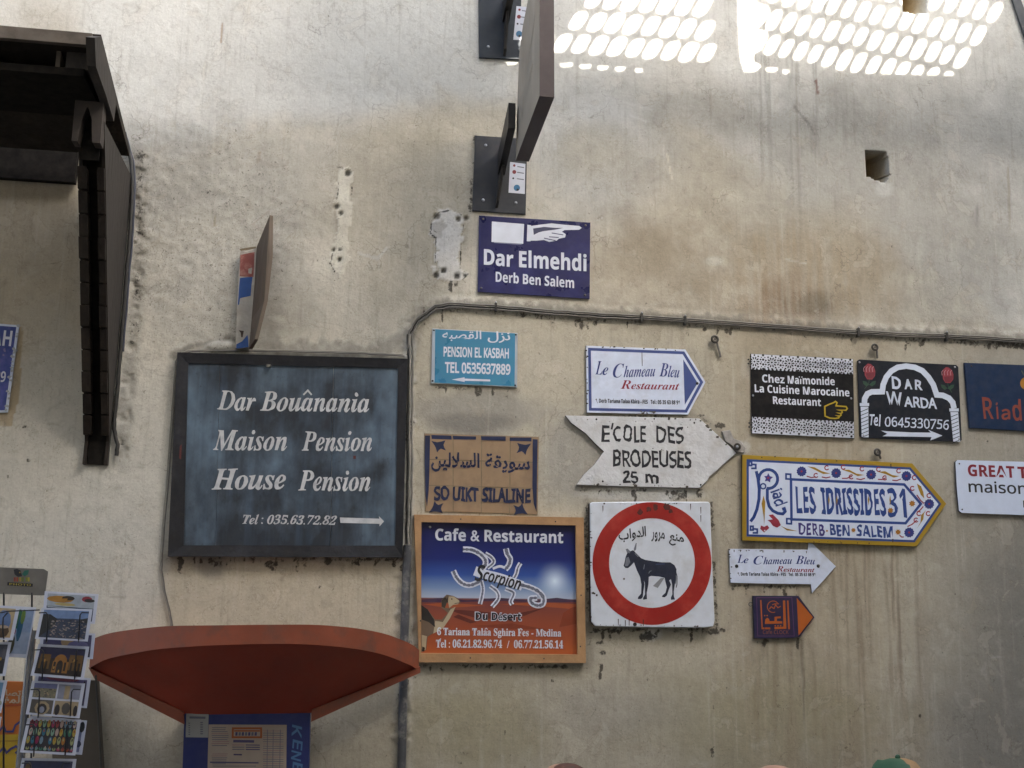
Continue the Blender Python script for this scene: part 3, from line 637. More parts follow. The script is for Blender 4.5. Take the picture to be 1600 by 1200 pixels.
mb.stroke([(474, 617), (481, 610), (487, 617)], 2.6, D, paint)
txt(mb, 'Maison', (333, 703), (448, 703.5), 31, D, paint, 'serifital', .006); txt(mb, 'Pension', (471, 704), (581, 704.5), 30, D, paint, 'serifital', .006)
txt(mb, 'House', (331, 764.5), (446, 764), 32, D, paint, 'serifital', .008); txt(mb, 'Pension', (466.5, 766), (578.5, 767), 31, D, paint, 'serifital', .006)
txt(mb, 'Tel', (379, 818.5), (404, 818.5), 14, D, paint, 'serifital', .008); txt(mb, ':', (408, 818.5), (411, 818.5), 14, D, paint, 'serif'); txt(mb, '035.63.72.82', (416, 818.5), (523, 820), 13.5, D, paint, 'serif', .006, shear=.28)
T.part('lettering', mb)
mb = MB(); mb.poly([(531, 808.5), (593, 810.5), (592, 806.5), (600, 814.5), (593, 822.5), (593, 818.5), (532, 817)], D, paint); T.part('arrow', mb)
mb = MB(); c = P(421, 571, .05); mb.box((c[0]-.012, c[1]-.01, c[2]-.008), (c[0]+.006, c[1]+.012, c[2]+.004), mat('pale_cleat', '#8b8a80', .9, .7)); T.part('cleat', mb)
mb = MB(); mb.poly([(281, 697), (284, 694), (283, 718), (280, 716)], .0445, mat('red_scrape', '#6a3230', 1, .7)); mb.poly([(552, 712), (556, 712), (556, 717), (552, 717)], .0325, mat('red_scrape', '#6a3230')); T.part('red_scrape', mb)

HAND = 0
# --- pointing-hand sign
q = [(748.5, 336.5), (922.5, 347.5), (921.5, 467), (746.5, 456)]
T = board('pointing_hand_sign', 'navy blue metal sign with a white pointing hand above bold white lettering', q, .004, .011, navy)
mb = MB(); D = .0116
txt(mb, 'Dar', (756, 413), (802, 417), 24, D, letwhite, 'bold', .012); txt(mb, 'Elmehdi', (811, 417), (916.5, 423.5), 25, D, letwhite, 'bold', .012)
txt(mb, 'Derb Ben Salem', (774.5, 440), (897, 450), 15.5, D, letwhite, 'bold', .006); T.part('lettering', mb)
mb = MB()
mb.poly([(768.5, 346), (819, 350), (817.5, 381), (768, 378)], D, letwhite)
mb.poly([(820, 350), (823.5, 350.5), (822.5, 377), (818.5, 377)], D+.0002, navy); mb.poly([(824, 351), (830, 352), (829, 377), (823, 377)], D+.0002, letwhite)
mb.poly([(830, 353), (844, 351), (862, 349), (880, 351), (905, 353), (909, 356), (905, 359), (882, 359.5), (878, 362), (884, 366), (883, 371), (873, 373), (870, 376), (858, 378), (850, 375), (838, 376), (828, 376)], D, letwhite)
mb.poly([(833, 357), (850, 354.5), (868, 356), (880, 356), (870, 358.5), (858, 360), (850, 361), (842, 363), (834, 367)], D+.0003, mat('hand_shade', '#4d5170', .9, .4))
for a, b in (((862, 364), (880, 367)), ((858, 370), (873, 371)), ((850, 372), (868, 376))): mb.stroke([a, b], 1.3, D+.0004, navy)
mb.stroke([(772, 379), (815, 382)], 1.2, D+.0002, mat('sign_white_dim', '#9aa0c0', .9)); T.part('hand_emblem', mb)
screws(T, [(755, 342), (915, 352), (752, 450), (914, 461)], .0115, steel, 1.8)

# --- light blue sheet sign
q = [(675.5, 513), (809, 520.5), (808, 605), (673.5, 598.5)]
T = board('blue_sheet_sign', 'light blue metal sheet with white Latin and Arabic lettering and an arrow pointing left', q, .004, .010, alu)
mb = MB(); mb.poly([(680, 514.5), (805, 521), (804, 603.5), (679, 598)], .0104, skyb); T.part('blue_field', mb)
mb = MB(); D = .0112
txt(mb, '\uFEEA\uFE92\uFEBC\uFED8\uFEDF\uFE8D', (691, 532.5), (752, 533.5), 17, D, letwhite, off=.012, arab=True); txt(mb, '\uFEDD\uFEB0\uFEE7', (762, 535.5), (797, 536), 18, D, letwhite, off=.012, arab=True)
txt(mb, 'PENSION EL KASBAH', (693, 556.5), (795, 559.5), 15, D, letwhite, 'sans', .034); txt(mb, 'TEL 0535637889', (695, 581.5), (797.5, 585), 16, D, letwhite, 'sans', .038); T.part('lettering', mb)
mb = MB(); mb.poly([(706, 593), (726, 589.5), (726, 591.5), (766, 593), (766, 596), (726, 595), (726, 596.8)], D, letwhite); T.part('arrow', mb)
screws(T, [(678, 516), (806, 523), (676, 595), (805, 602)], .0102, dscrew, 1.5)

HAND = 0.6
# --- street name tiles
tileb = mat('tile_ochre', '#a58a6a', 1.2, .45, .15, 9, '#77604a', .7, 7); tb = mat('tile_blue', '#1f2c52', 1.1, .4, .2, 12)
q = [(663, 677), (842, 682.5), (840, 804), (664, 799)]
T = Thing('street_name_tiles', 'ochre tile panel with a dark blue painted border, street name in Arabic and capitals', 'sign', P(752, 740, .003))
mb = MB()
for i in range(4):
    for j in range(3):
        a = [quad_at(q, (i+.012)/4, (j+.016)/3), quad_at(q, (i+.988)/4, (j+.016)/3), quad_at(q, (i+.988)/4, (j+.984)/3), quad_at(q, (i+.012)/4, (j+.984)/3)]
        mb.slab(a, .0, .0045+R.uniform(-.0008, .0008), tileb, None, .0006)
mb.slab(q, .0, .0035, mat('tile_grout', '#a89878', .8, .9, .2, 30)); T.part('tiles', mb)
mb = MB(); D = .0062
def rag(pts, k=.8): return [(x+R.uniform(-k, k), y+R.uniform(-k, k)) for x, y in pts]
mb.poly(rag([(665, 680), (672, 681), (671, 740), (670, 770), (668, 792), (664.5, 775), (664, 720)]), D, tb)
mb.poly(rag([(833, 686), (840, 687), (839.5, 745), (838, 800), (834, 788), (832.5, 760)]), D, tb)
for a, b in ((674, 706), (708, 744), (752, 790), (796, 830)): mb.poly(rag([(a, 679+(a-665)*.03), (b, 679+(b-665)*.03), (b, 685+(b-665)*.03), (a, 685.5+(a-665)*.03)]), D, tb)
for (x, y, sx, sy) in ((686, 697, 1, 1), (818, 701, -1, 1), (682, 793, 1, -1), (813, 796, -1, -1)):
    mb.poly([(x+sx*u, y+sy*v) for u, v in ((-12, -8), (-3, -6), (3, -7), (10, -9), (7, -2), (8, 2), (11, 7), (3, 4), (0, 6), (-3, 10), (-5, 3), (-7, -1))], D, tb)
T.part('border', mb)
mb = MB(); txt(mb, '\uFEE6\uFEF4\uFEDF\uFEFC\uFEB4\uFEDF\uFE8D', (674, 736), (749, 738), 30, D, tb, off=.02, arab=True); txt(mb, '\uFE94\uFED8\uFEF3\uFEEE\uFEB3', (758, 738), (828, 741), 30, D, tb, off=.02, arab=True)
txt(mb, 'SO UIKT', (678, 780), (748, 783), 21, D, tb, 'sans', .05); txt(mb, 'SILALINE', (753, 783), (829, 785), 21, D, tb, 'sans', .05); T.part('lettering', mb)

HAND = 0
# --- framed poster of a desert
q = [(647, 804), (912, 808.5), (915.5, 1036), (655, 1035)]; qi = [(658.5, 815.5), (900, 821), (903, 1022.8), (658, 1020.7)]
wood = mat('bare_pine_lath', '#b88f62', 1.2, .7, .2, 10, '#7d5b38', .4, 12, bump=.2, bs=60, stretch=(1, 1, 1))
T = Thing('desert_poster', 'restaurant poster of a scorpion over desert dunes in a bare pine frame', 'poster', P(782, 920, .004))
mb = MB(); mb.frame(q, qi, .0, .030, wood); T.part('frame', mb)
def poster_mat(z_top, z_bot, sun):
    m = bpy.data.materials.new('printed_sky_and_dunes'); m.use_nodes = True; n = m.node_tree.nodes; L = m.node_tree.links; b = n['Principled BSDF']; b.inputs['Roughness'].default_value = .3
    tc = n.new('ShaderNodeTexCoord'); sp = n.new('ShaderNodeSeparateXYZ'); L.new(tc.outputs['Object'], sp.inputs[0])
    r = n.new('ShaderNodeMapRange'); r.inputs[1].default_value = z_bot; r.inputs[2].default_value = z_top; L.new(sp.outputs['Z'], r.inputs[0])
    cr = n.new('ShaderNodeValToRGB'); L.new(r.outputs[0], cr.inputs[0]); e = cr.color_ramp.elements
    stops = [(0, '#cd6a34'), (.18, '#b95a36'), (.30, '#a4553e'), (.417, '#8c4a49'), (.423, '#cdd9ee'), (.50, '#8fadda'), (.60, '#3c62b6'), (.72, '#1f2f80'), (1, '#1b1c58')]
    while len(e) < len(stops): e.new(.5)
    for x, (p, h) in zip(e, stops): x.position = p; x.color = (*rgb(h, .62), 1)
    vd = n.new('ShaderNodeVectorMath'); vd.operation = 'DISTANCE'; vd.inputs[1].default_value = sun; L.new(tc.outputs['Object'], vd.inputs[0])
    g = n.new('ShaderNodeMapRange'); g.inputs[1].default_value = 0.0; g.inputs[2].default_value = .10; g.inputs[3].default_value = 1; g.inputs[4].default_value = 0; L.new(vd.outputs['Value'], g.inputs[0])
    pw = n.new('ShaderNodeMath'); pw.operation = 'POWER'; pw.inputs[1].default_value = 2.0; L.new(g.outputs[0], pw.inputs[0])
    x = n.new('ShaderNodeMix'); x.data_type = 'RGBA'; x.inputs[7].default_value = (*rgb('#e4f4ff', .9), 1); L.new(pw.outputs[0], x.inputs[0]); L.new(cr.outputs[0], x.inputs[6]); L.new(x.outputs[2], b.inputs['Base Color'])
    return m
pz = lambda x, y: P(x, y, .010)-T.org
sunp = pz(867, 908)
mb = MB(); qq = [(652, 810), (906, 815), (909, 1029), (656, 1027)]; mb.slab(qq, .002, .010, poster_mat(pz(780, 818)[2], pz(780, 1022)[2], tuple(sunp))); T.part('print', mb)
mb = MB(); D = .0104
du = [mat('dune_dark', '#7a3428', .85, .4), mat('dune_mid', '#a84a2a', .85, .4), mat('dune_light', '#cf6a3c', .85, .4), mat('ridge_violet', '#5c3f5c', .85, .4)]
mb.poly([(659, 937), (690, 934), (730, 938), (780, 934), (830, 938), (870, 934), (902, 938), (902, 941), (840, 941), (780, 939), (700, 941), (659, 941)], D, du[3])
mb.poly([(700, 952), (735, 954), (800, 960), (850, 950), (820, 962), (790, 968), (745, 966), (715, 958)], D, du[0])
mb.poly([(716, 960), (745, 972), (735, 974), (708, 964)], D, du[0])
mb.poly([(659, 944), (700, 942), (760, 946), (700, 950)], D, du[2]); mb.poly([(780, 944), (840, 941), (900, 944), (900, 952), (850, 948)], D, du[2])
mb.poly([(874, 980), (880, 958), (892, 950), (902, 947), (902, 974), (890, 977)], D, du[1]); mb.poly([(740, 978), (800, 974), (860, 984), (800, 983)], D, du[1])
T.part('dunes', mb)
mb = MB(); cm = [mat('camel_brown', '#86705a', 1.0, .6), mat('camel_cream', '#c9b795', 1.1, .6), mat('camel_dark', '#2b2620', 1, .6)]
mb.poly([(658, 960), (668, 952), (680, 968), (690, 968), (700, 958), (688, 948), (690, 936), (698, 929), (708, 931), (716, 935), (720, 940), (717, 945), (708, 948), (703, 958), (698, 972), (686, 984), (676, 990), (668, 995), (666, 1016), (658, 1018)], D, cm[0])
mb.poly([(680, 970), (692, 972), (704, 952), (712, 948), (703, 966), (692, 982), (677, 990)], D+.0002, cm[1]); mb.poly([(659, 992), (667, 994), (665, 1015), (659, 1019)], D+.0002, cm[1])
mb.poly([(658, 945), (668, 952), (678, 968), (680, 980), (670, 972), (659, 968)], D+.0003, cm[2]); mb.poly([(690, 938), (696, 933), (699, 940), (695, 950), (690, 948)], D+.0003, mat('camel_shade', '#4d4234', .9, .6)); mb.poly([(701, 932), (709, 932), (718, 939), (716, 944), (708, 945), (702, 950), (700, 940)], D+.0003, cm[1]); mb.disc(706, 936, 1.2, D+.0005, cm[2], n=8); mb.stroke([(710, 943), (717, 942)], .9, D+.0005, cm[2]); mb.poly([(660, 1010), (664, 1012), (663, 1018), (659, 1018)], D+.0004, cm[2])
T.part('camel', mb)
mb = MB(); halo = mat('scorpion_white', '#e6ecf8', 1.25, .4); body = mat('scorpion_grey', '#85889a', 1, .4, .5, 140)
o = lambda pts: [(640+x*.2166, 790+y*.2166) for x, y in pts]
limbs = [[(385, 315), (450, 320), (510, 350), (545, 390), (545, 430), (520, 460)], [(545, 345), (590, 375), (605, 410), (560, 450)], [(695, 310), (705, 350), (725, 385), (715, 430), (690, 460)], [(800, 415), (780, 450), (770, 490), (755, 520)],
         [(315, 470), (340, 520), (380, 560), (430, 575), (480, 560), (510, 540)], [(515, 540), (528, 600), (520, 660), (508, 710)], [(580, 580), (630, 620), (640, 670), (595, 730)], [(690, 600), (750, 630), (730, 690), (740, 715)],
         [(800, 570), (870, 590), (930, 620), (965, 665), (960, 710), (920, 720), (880, 700), (875, 670), (920, 665)]]
mb.stroke(crv(o([(470, 470), (540, 495), (640, 520), (730, 550), (815, 580)])), 15, D+.0002, halo)
mb.stroke(crv(o([(600, 455), (650, 438), (690, 450)])), 4, D+.0002, halo)
for l in limbs: mb.stroke(crv(o(l)), 9.0 if len(l) > 4 else 6.8, D+.0003, halo)
for l in limbs: mb.stroke(crv(o(l), 7), 4.2 if len(l) > 4 else 2.6, D+.0009, body, wob=.35)
T.part('scorpion', mb)
mb = MB()
txt(mb, 'S', (741.5, 906), (755, 908), 25, D+.0014, ink, 'ital', .03, shear=.15); txt(mb, 'corpion', (754, 906), (812, 921.5), 14.5, D+.0014, ink, 'ital', .028, up=(2.5, -18), shear=.1)
txt(mb, 'Cafe & Restaurant', (680, 844), (880, 848.5), 18, D+.0010, letwhite, 'bold', .012)
txt(mb, 'Du Désert', (741.7, 969), (815.5, 970), 13.5, D+.0012, halo, 'bold', .05); txt(mb, 'Du Désert', (743, 968.5), (814.4, 969.5), 11.8, D+.0016, ink, 'bold', .012)
txt(mb, '6 Tariana Talaa Sghira Fes - Medina', (683, 992), (877, 994.5), 11.2, D+.0010, letwhite, 'serif', .01); txt(mb, 'Tel : 06.21.82.96.74', (681, 1011.5), (784.5, 1012.2), 11.8, D+.0010, letwhite, 'serif', .012); txt(mb, '/', (792, 1012.3), (796, 1012.3), 11, D+.0010, letwhite, 'serif'); txt(mb, '06.77.21.56.14', (803, 1012.4), (880, 1013), 11.8, D+.0010, letwhite, 'serif', .012)
for (a, b) in (((686, 1000), (689, 998)), ((848, 985), (851, 987)), ((816.5, 984), (813, 982))): mb.stroke([a, b], 1.4, D+.0012, letwhite)
mb.stroke([(757.5, 983.5), (759.7, 981.5), (762, 983.5)], 1.2, D+.0012, letwhite)
T.part('lettering', mb)
screws(T, [(672, 823.5)], .0104, lscrew, 1.8); screws(T, [(657, 970), (908, 930), (907, 1010), (850, 1029), (735, 1028), (720, 811), (868, 815)], .030, dscrew, 1.1, 'nail')

# --- white pointed sign with blue border
q = [(915.5, 540), (1071, 546), (1102.5, 597), (1075, 648), (917, 644.8)]
scr = mat('script_blue', '#3d51a0', .85, .45, .08); red = mat('script_red', '#b3344e', .85, .45, .08); bblue = mat('border_blue', '#4a61a8', .85, .45, .08)
def chameau(T, D, A, B, Cc, Dd, E_, F_, hs):
    mb = MB(); 
    def word(t, a, b, h, m, k):                                  # tall script capital, then slanted small letters
        a = np.array(a, float); b = np.array(b, float); c1 = a+(b-a)*k; txt(mb, t[0], a, c1, h, D, m, 'serifital', -.004, shear=.1); txt(mb, t[1:], c1+(b-a)*.01, b, h*.82, D, m, 'serifital', .0, shear=.12)
    word('Le', A[0], A[1], hs[0], scr, .55); word('Chameau', A[2], A[3], hs[0], scr, .25); word('Bleu', A[4], A[5], hs[0], scr, .42); word('Restaurant', B[0], B[1], hs[1], red, .17); txt(mb, '1, Derb Tariana Talaa Kbira - FES   Tel.: 05 35 63 88 91', Cc[0], Cc[1], hs[2], D, ink, 'bold', .01); T.part('lettering', mb)
T = board('pointed_sign', 'white enamel sign with blue border and pointed right end, blue and red script', q, .004, .012, white, steel)
mb = MB(); a = inset(q, 3.2); b = inset(q, 7.6); D = .0124
va = [P(*p, D) for p in a]; vb = [P(*p, D) for p in b]; mb.add(va+vb, [(i, (i+1) % 5, 5+(i+1) % 5, 5+i) for i in range(5)], bblue); T.part('border', mb)
mb = MB(); mb.poly([(1067.5, 561.5), (1090, 598.3), (1070, 632.5)], D, bblue); T.part('arrow', mb)
chameau(T, D+.0004, [(930, 585), (949.5, 586), (957, 590), (1023, 588), (1030, 588), (1061, 590)], [(969.5, 607.5), (1061, 609)], [(930.5, 629), (1062, 632)], 0, 0, 0, (21, 13.5, 6.2))
mb = MB(); chips(mb, [(q[0], q[1]), (q[4], q[0])], D+.0002, rust, 12, 2.2, 2.5); chips(mb, [((1000, 641), (1030, 642))], D+.0003, mat('grime', '#6b665f', .9, .9), 14, 3, 5); mb.stroke([(1003, 551), (1003.5, 572)], .9, D+.0002, rust); T.part('rust_spots', mb)
screws(T, [(1089.5, 599)], D, dscrew, 2.4)

HAND = 0.8
# --- white arrow board with hand painted capitals
q = [(883.5, 649.3), (985, 651), (1093.4, 654), (1122, 680), (1150.5, 707.7), (1120, 735), (1108, 745), (1106, 750), (1093.5, 762.7), (1000, 761), (901, 757.5), (912, 742), (928, 727), (943.5, 705.5), (930, 693), (915, 677), (892, 660)]
ww = mat('arrow_whitewash', '#d8d9d8', 1.25, .75, .12, 14, '#a39c90', .55, 9, bump=.35, bs=50)
T = board('arrow_board', 'white arrow shaped board with notched tail and black hand painted capitals', q, .002, .016, ww, mat('dirty_edge', '#5c564d', 1, .9), bev=.002)
mb = MB(); D = .0166
for t, a, b, h in (('E', (940.5, 689.5), (953, 690), 25), ("C", (958.5, 689), (971, 690), 23), ('OLE', (974, 689), (1009.5, 691), 25), ('DES', (1026, 690.5), (1068, 692.5), 25), ('BRODEUSES', (958.5, 728), (1081, 730.5), 25.5), ('25', (973, 753.5), (997, 754), 18), ('m', (1008.5, 754), (1029, 754.5), 17)): txt(mb, t, a, b, h, D, ink, 'sans', .028 if h > 20 else .04)
mb.stroke([(957.6, 661), (955.6, 671)], 2.8, D+.0004, ink); T.part('lettering', mb)
mb = MB(); chips(mb, [(q[1], q[2]), (q[2], q[4]), (q[8], q[10])], D, mat('dirty_edge', '#5c564d'), 9, 3, 3); chips(mb, [((890, 652), (1090, 660)), ((930, 745), (1090, 757)), ((960, 700), (1090, 700))], D, mat('speck', '#77736b', .9), 14, 1.3, 8); T.part('dirt_spots', mb)
screws(T, [(1085, 660.5), (932, 655), (942, 752), (1095, 757.5)], D-.0004, dscrew, 1.6)

HAND = 0.45
# --- no-donkeys sign
q = [(921.7, 787), (925, 784.6), (1015, 783.5), (1107, 784), (1110, 787), (1113, 880), (1117, 970), (1114.5, 979), (1100, 981), (1015, 980.5), (930, 978.5), (924, 971), (922.4, 880)]
T = board('no_donkeys_sign', 'square white road sign with a red ring around a dark donkey', q, .004, .040, mat('enamel_white', '#dde3ea', 1.25, .4, .08, 14, '#a9a59c', .4, 10), mat('rusty_rim', '#3d332b', 1, .8, .3, 40), 'road sign', bev=.004)
D = .0406; redr = mat('road_red', '#c0251c', .85, .35, .12, 6, '#d8604f', .45, 5)
mb = MB(); mb.ring(1018.7, 880.4, 93, 96, 67, 70, D, redr, 72, 1018.7, 879.7); T.part('red_ring', mb)
mb = MB(); dk = mat('donkey_blue_black', '#1d2740', 1, .5, .25, 40); dg = mat('donkey_grey', '#8d929c', .9, .6, .3, 60)
o = lambda pts: [(900+x*.21667, 740+y*.21667) for x, y in pts]
mb.poly(o([(372, 568), (412, 552), (440, 580), (470, 610), (500, 622), (560, 632), (620, 640), (680, 640), (710, 660), (725, 690), (722, 720), (722, 760), (718, 800), (714, 790), (705, 850), (706, 885), (714, 908), (685, 910), (684, 895), (695, 870), (693, 800), (685, 762), (672, 770), (685, 800), (668, 840), (655, 880), (640, 892), (620, 890), (622, 880), (645, 860), (655, 820), (645, 780), (640, 752), (600, 742), (540, 738), (525, 745), (522, 800), (510, 860), (512, 905), (485, 910), (484, 896), (498, 870), (497, 790), (490, 770), (494, 800), (485, 850), (482, 890), (470, 904), (445, 904), (448, 890), (470, 865), (472, 800), (462, 745), (440, 700), (425, 660), (418, 640), (395, 665), (375, 682), (355, 680), (343, 665), (350, 640), (358, 600)]), D, dk)
mb.stroke(o([(718, 700), (728, 740), (728, 800), (722, 822)]), 1.3, D, dk)
mb.poly(o([(358, 545), (372, 540), (392, 560), (390, 575), (368, 572)]), D, dg); mb.poly(o([(430, 503), (438, 500), (434, 545), (422, 562), (416, 545)]), D, dg); mb.poly(o([(362, 606), (380, 600), (392, 640), (372, 668), (352, 668), (356, 640)]), D+.0003, dg)
mb.stroke(o([(425, 575), (450, 600)]), 1.6, D+.0003, dg); mb.stroke(o([(494, 655), (488, 690)]), 1.2, D+.0003, dg); mb.stroke(o([(524, 720), (532, 705), (545, 700)]), 1.2, D+.0003, dg); mb.stroke(o([(575, 655), (640, 650)]), 1.5, D+.0003, mat('donkey_blue_mid', '#3e4e78', .9)); mb.poly(o([(555, 810), (610, 755), (638, 752), (590, 825)]), D, mat('smudge', '#a9abad', .9))
T.part('donkey', mb)
mb = MB(); txt(mb, '\uFE8F\uFE8D\uFEED\uFEAA\uFEDF\uFE8D', (967, 849), (1010, 842.5), 21, D, ink, off=.02, arab=True); txt(mb, '\uFEAD\uFEED\uFEAE\uFEE3', (1018, 846), (1039, 848), 16, D, ink, off=.02, arab=True); txt(mb, '\uFECA\uFEE8\uFEE3', (1046, 852), (1069, 854.5), 18, D, ink, off=.02, arab=True); T.part('lettering', mb)
mb = MB(); rb = mat('red_burn', '#5e2018', 1, .7, .3, 60)
for (x, y, r) in ((1000, 800, 5), (1013, 796, 4.5), (1024, 793, 5), (1042, 793, 6), (1048, 799, 3.5)): mb.poly([(x+r*R.uniform(.6, 1.2)*math.cos(k*.7), y+r*R.uniform(.6, 1.2)*math.sin(k*.7)) for k in range(9)], D+.0002, rb)
drips(mb, [(942, 790), (1079, 787), (1095, 792), (1095, 805), (966, 967), (977, 969), (983, 968), (1005, 968)], D+.0002, rust, 11, 1.5); chips(mb, [((923, 786), (1109, 786)), ((924, 975), (1115, 977)), ((924, 790), (924, 970))], D, rust, 12, 2, 2); mb.disc(992, 975.5, 3, D+.0003, dscrew); mb.disc(975, 904.5, 1.6, D, mat('speck', '#77736b')); chips(mb, [((926, 925), (936, 928))], D, rust, 5, 2.4, 4)
T.part('rust_spots', mb)

HAND = 0
# --- black sign between two lattice bands
q = [(1173, 552.5), (1333.3, 560.8), (1335.3, 685.3), (1174.7, 677.5)]
T = board('lattice_band_sign', 'black restaurant sign with white star lattice bands and a yellow pointing hand', q, .004, .010, black)
mb = MB(); D = .0104; blk2 = mat('lattice_black', '#14161f', 1, .4)
Q = lambda u, v: quad_at(q, u, v)
for v0, v1 in ((0.0, .195), (.785, .995)):
    mb.poly([Q(0.004, v0+.004), Q(.996, v0+.004), Q(.996, v1), Q(.004, v1)], D, letwhite)
    vc = (v0+v1)/2
    def star(u, v, r0, r1, n, wdt, ph=0):
        c = np.array(Q(u, v))
        for k in range(n):
            a = 2*math.pi*k/n+ph; t = np.array([math.cos(a), math.sin(a)]); s = np.array([-t[1], t[0]])
            rm = r0+(r1-r0)*.62
            pts = [c+t*r0, c+t*rm+s*wdt, c+t*r1, c+t*rm-s*wdt]
            if all(v0*124 < (p[1]-Q(u, 0)[1])+1 and (p[1]-Q(u, 0)[1]) < v1*124.5 for p in pts): mb.poly([tuple(p) for p in pts], D+.0002, blk2)
    for k in range(6):
        u = .035+.17*k*1.0+.0; 
        if k < 6:
            uu = u-.17*.0+.0
            mb.disc(*Q(min(uu, .985), vc), 1.6, D+.0002, blk2, n=8); star(min(uu, .985), vc, 2.6, 8.4, 10, 1.35); star(min(uu, .985), vc, 8.2, 11.6, 10, 1.7, math.pi/10)
        u2 = u+.085
        if u2 < .99:
            for dv in (-.085, -.03, .03, .085): mb.disc(*Q(u2, vc+dv), 2.0, D+.0002, blk2, n=6)
            for dv in (-.058, 0, .058): mb.disc(*Q(u2-.017, vc+dv), 1.1, D+.0002, blk2, n=5); mb.disc(*Q(u2+.017, vc+dv), 1.1, D+.0002, blk2, n=5)
    ve = v1 if v0 == 0 else v0; sg = -1 if v0 == 0 else 1
    for k in range(26):
        u = .02+k*.0385; mb.poly([Q(u-.012, ve), Q(u+.012, ve), Q(u, ve+sg*.03)], D+.0003, blk2)
T.part('lattice_band', mb)
mb = MB(); D = .0108
txt(mb, 'Chez', (1191, 597), (1226, 599), 12, D, letwhite, 'bold', .008); txt(mb, 'Ma', (1231, 599), (1248.5, 600), 12, D, letwhite, 'bold', .008); mb.poly([(1250, 592), (1252, 592), (1252, 600), (1250, 600)], D, letwhite); mb.disc(1249, 589, 1, D, letwhite, n=8); mb.disc(1253, 589.2, 1, D, letwhite, n=8); txt(mb, 'monide', (1254.5, 600), (1304.5, 602), 12, D, letwhite, 'bold', .008)
txt(mb, 'La Cuisine Marocaine', (1179.5, 612.5), (1327.5, 619.5), 12, D, letwhite, 'bold', .008); txt(mb, 'Restaurant', (1208, 631), (1283, 634.5), 11.8, D, letwhite, 'bold', .008); T.part('lettering', mb)
mb = MB(); ye = mat('hand_yellow', '#e2c21f', .85, .5); o = lambda pts: [(1150+x/6, 520+y/6) for x, y in pts]
mb.stroke(o([(832, 690), (880, 668), (915, 655), (932, 643), (947, 655), (938, 684), (980, 688), (1032, 692), (1043, 710), (1030, 727), (950, 722), (992, 730), (996, 745), (985, 757), (948, 750), (982, 758), (985, 772), (972, 781), (938, 775), (970, 785), (962, 798), (930, 803), (880, 800), (835, 780)]), 2.2, D, ye, closed=True); T.part('hand_emblem', mb)
screws(T, [(1176.5, 618), (1330, 622.5)], .010, lscrew, 1.8)

HAND = 0.35
# --- arch and roses sign
q = [(1340, 563.5), (1343, 561.5), (1418, 566), (1494, 570), (1497.5, 573), (1503, 687), (1500, 690.5), (1423, 687.3), (1347, 684), (1344, 681)]
T = board('arch_and_roses_sign', 'dark blue sign painted with a white arch on twisted columns and two red roses', q, .004, .012, mat('arch_navy', '#162132', .7, .4, .15, 10, spec=.25), bev=.001)
o = lambda pts: [(1330+x*.16875, 520+y*.16875) for x, y in pts]; D = .0124; aw = mat('arch_white', '#d8e2f2', 1.2, .5, .06)
mb = MB()
mb.stroke(o([(122, 650), (125, 610), (150, 565), (190, 547), (288, 545), (296, 480), (325, 410), (370, 355), (430, 320), (510, 308), (590, 320), (660, 352), (715, 410), (760, 480), (792, 575), (850, 580), (905, 605), (940, 645), (952, 700)]), 8.6, D, aw)
T.part('arch', mb)
mb = MB(); gap = mat('arch_line', '#39424e', 1, .5)
for (x0, y0, x1, y1) in ((122, 650, 128, 968), (952, 700, 975, 1008)):
    mb.poly(o([(x0-36, y0+5), (x0+36, y0+5), (x1+34, y1), (x1-30, y1)]), D+.0001, aw); mb.poly(o([(x0-44, y0), (x0+44, y0), (x0+44, y0+28), (x0-42, y0+28)]), D+.0003, aw); mb.poly(o([(x0-40, y0+28), (x0+40, y0+28), (x0+38, y0+34), (x0-38, y0+34)]), D+.0004, gap)
    for k in range(8):
        yy = y0+62+k*34; xx = x0+(x1-x0)*k/8; mb.poly(o([(xx-34, yy+16), (xx+34, yy-12), (xx+34, yy-5), (xx-34, yy+23)]), D+.0004, gap)
T.part('column', mb)
mb = MB()
txt(mb, 'D', (1394, 606.5), (1408, 607.5), 18.5, D, aw, 'sans', .04); txt(mb, 'A', (1413, 607), (1426, 608), 15, D, aw, 'sans', .04); txt(mb, 'R', (1430, 608), (1441.5, 609), 15, D, aw, 'sans', .04)
txt(mb, 'W', (1385.5, 632), (1410, 634), 21, D, aw, 'sans', .02); txt(mb, 'ARDA', (1413, 635), (1464.5, 638.5), 16, D, aw, 'sans', .03)
txt(mb, 'Tel', (1359.5, 664), (1377, 665.5), 17, D, aw, 'ital', .025); txt(mb, '0645330756', (1382.5, 666), (1482.5, 671), 15, D, aw, 'sans', .012, shear=.12); T.part('lettering', mb)
mb = MB(); mb.poly(o([(275, 905), (340, 912), (560, 922), (738, 924), (712, 898), (845, 952), (728, 1000), (745, 966), (560, 962), (290, 958), (335, 935)]), D, aw); T.part('arrow', mb)
rr = mat('rose_red', '#b0404e', .85, .5, .2, 60); rd = mat('rose_dark', '#8a2c3c', .9, .5); lf = mat('rose_leaf', '#27563f', .9, .5)
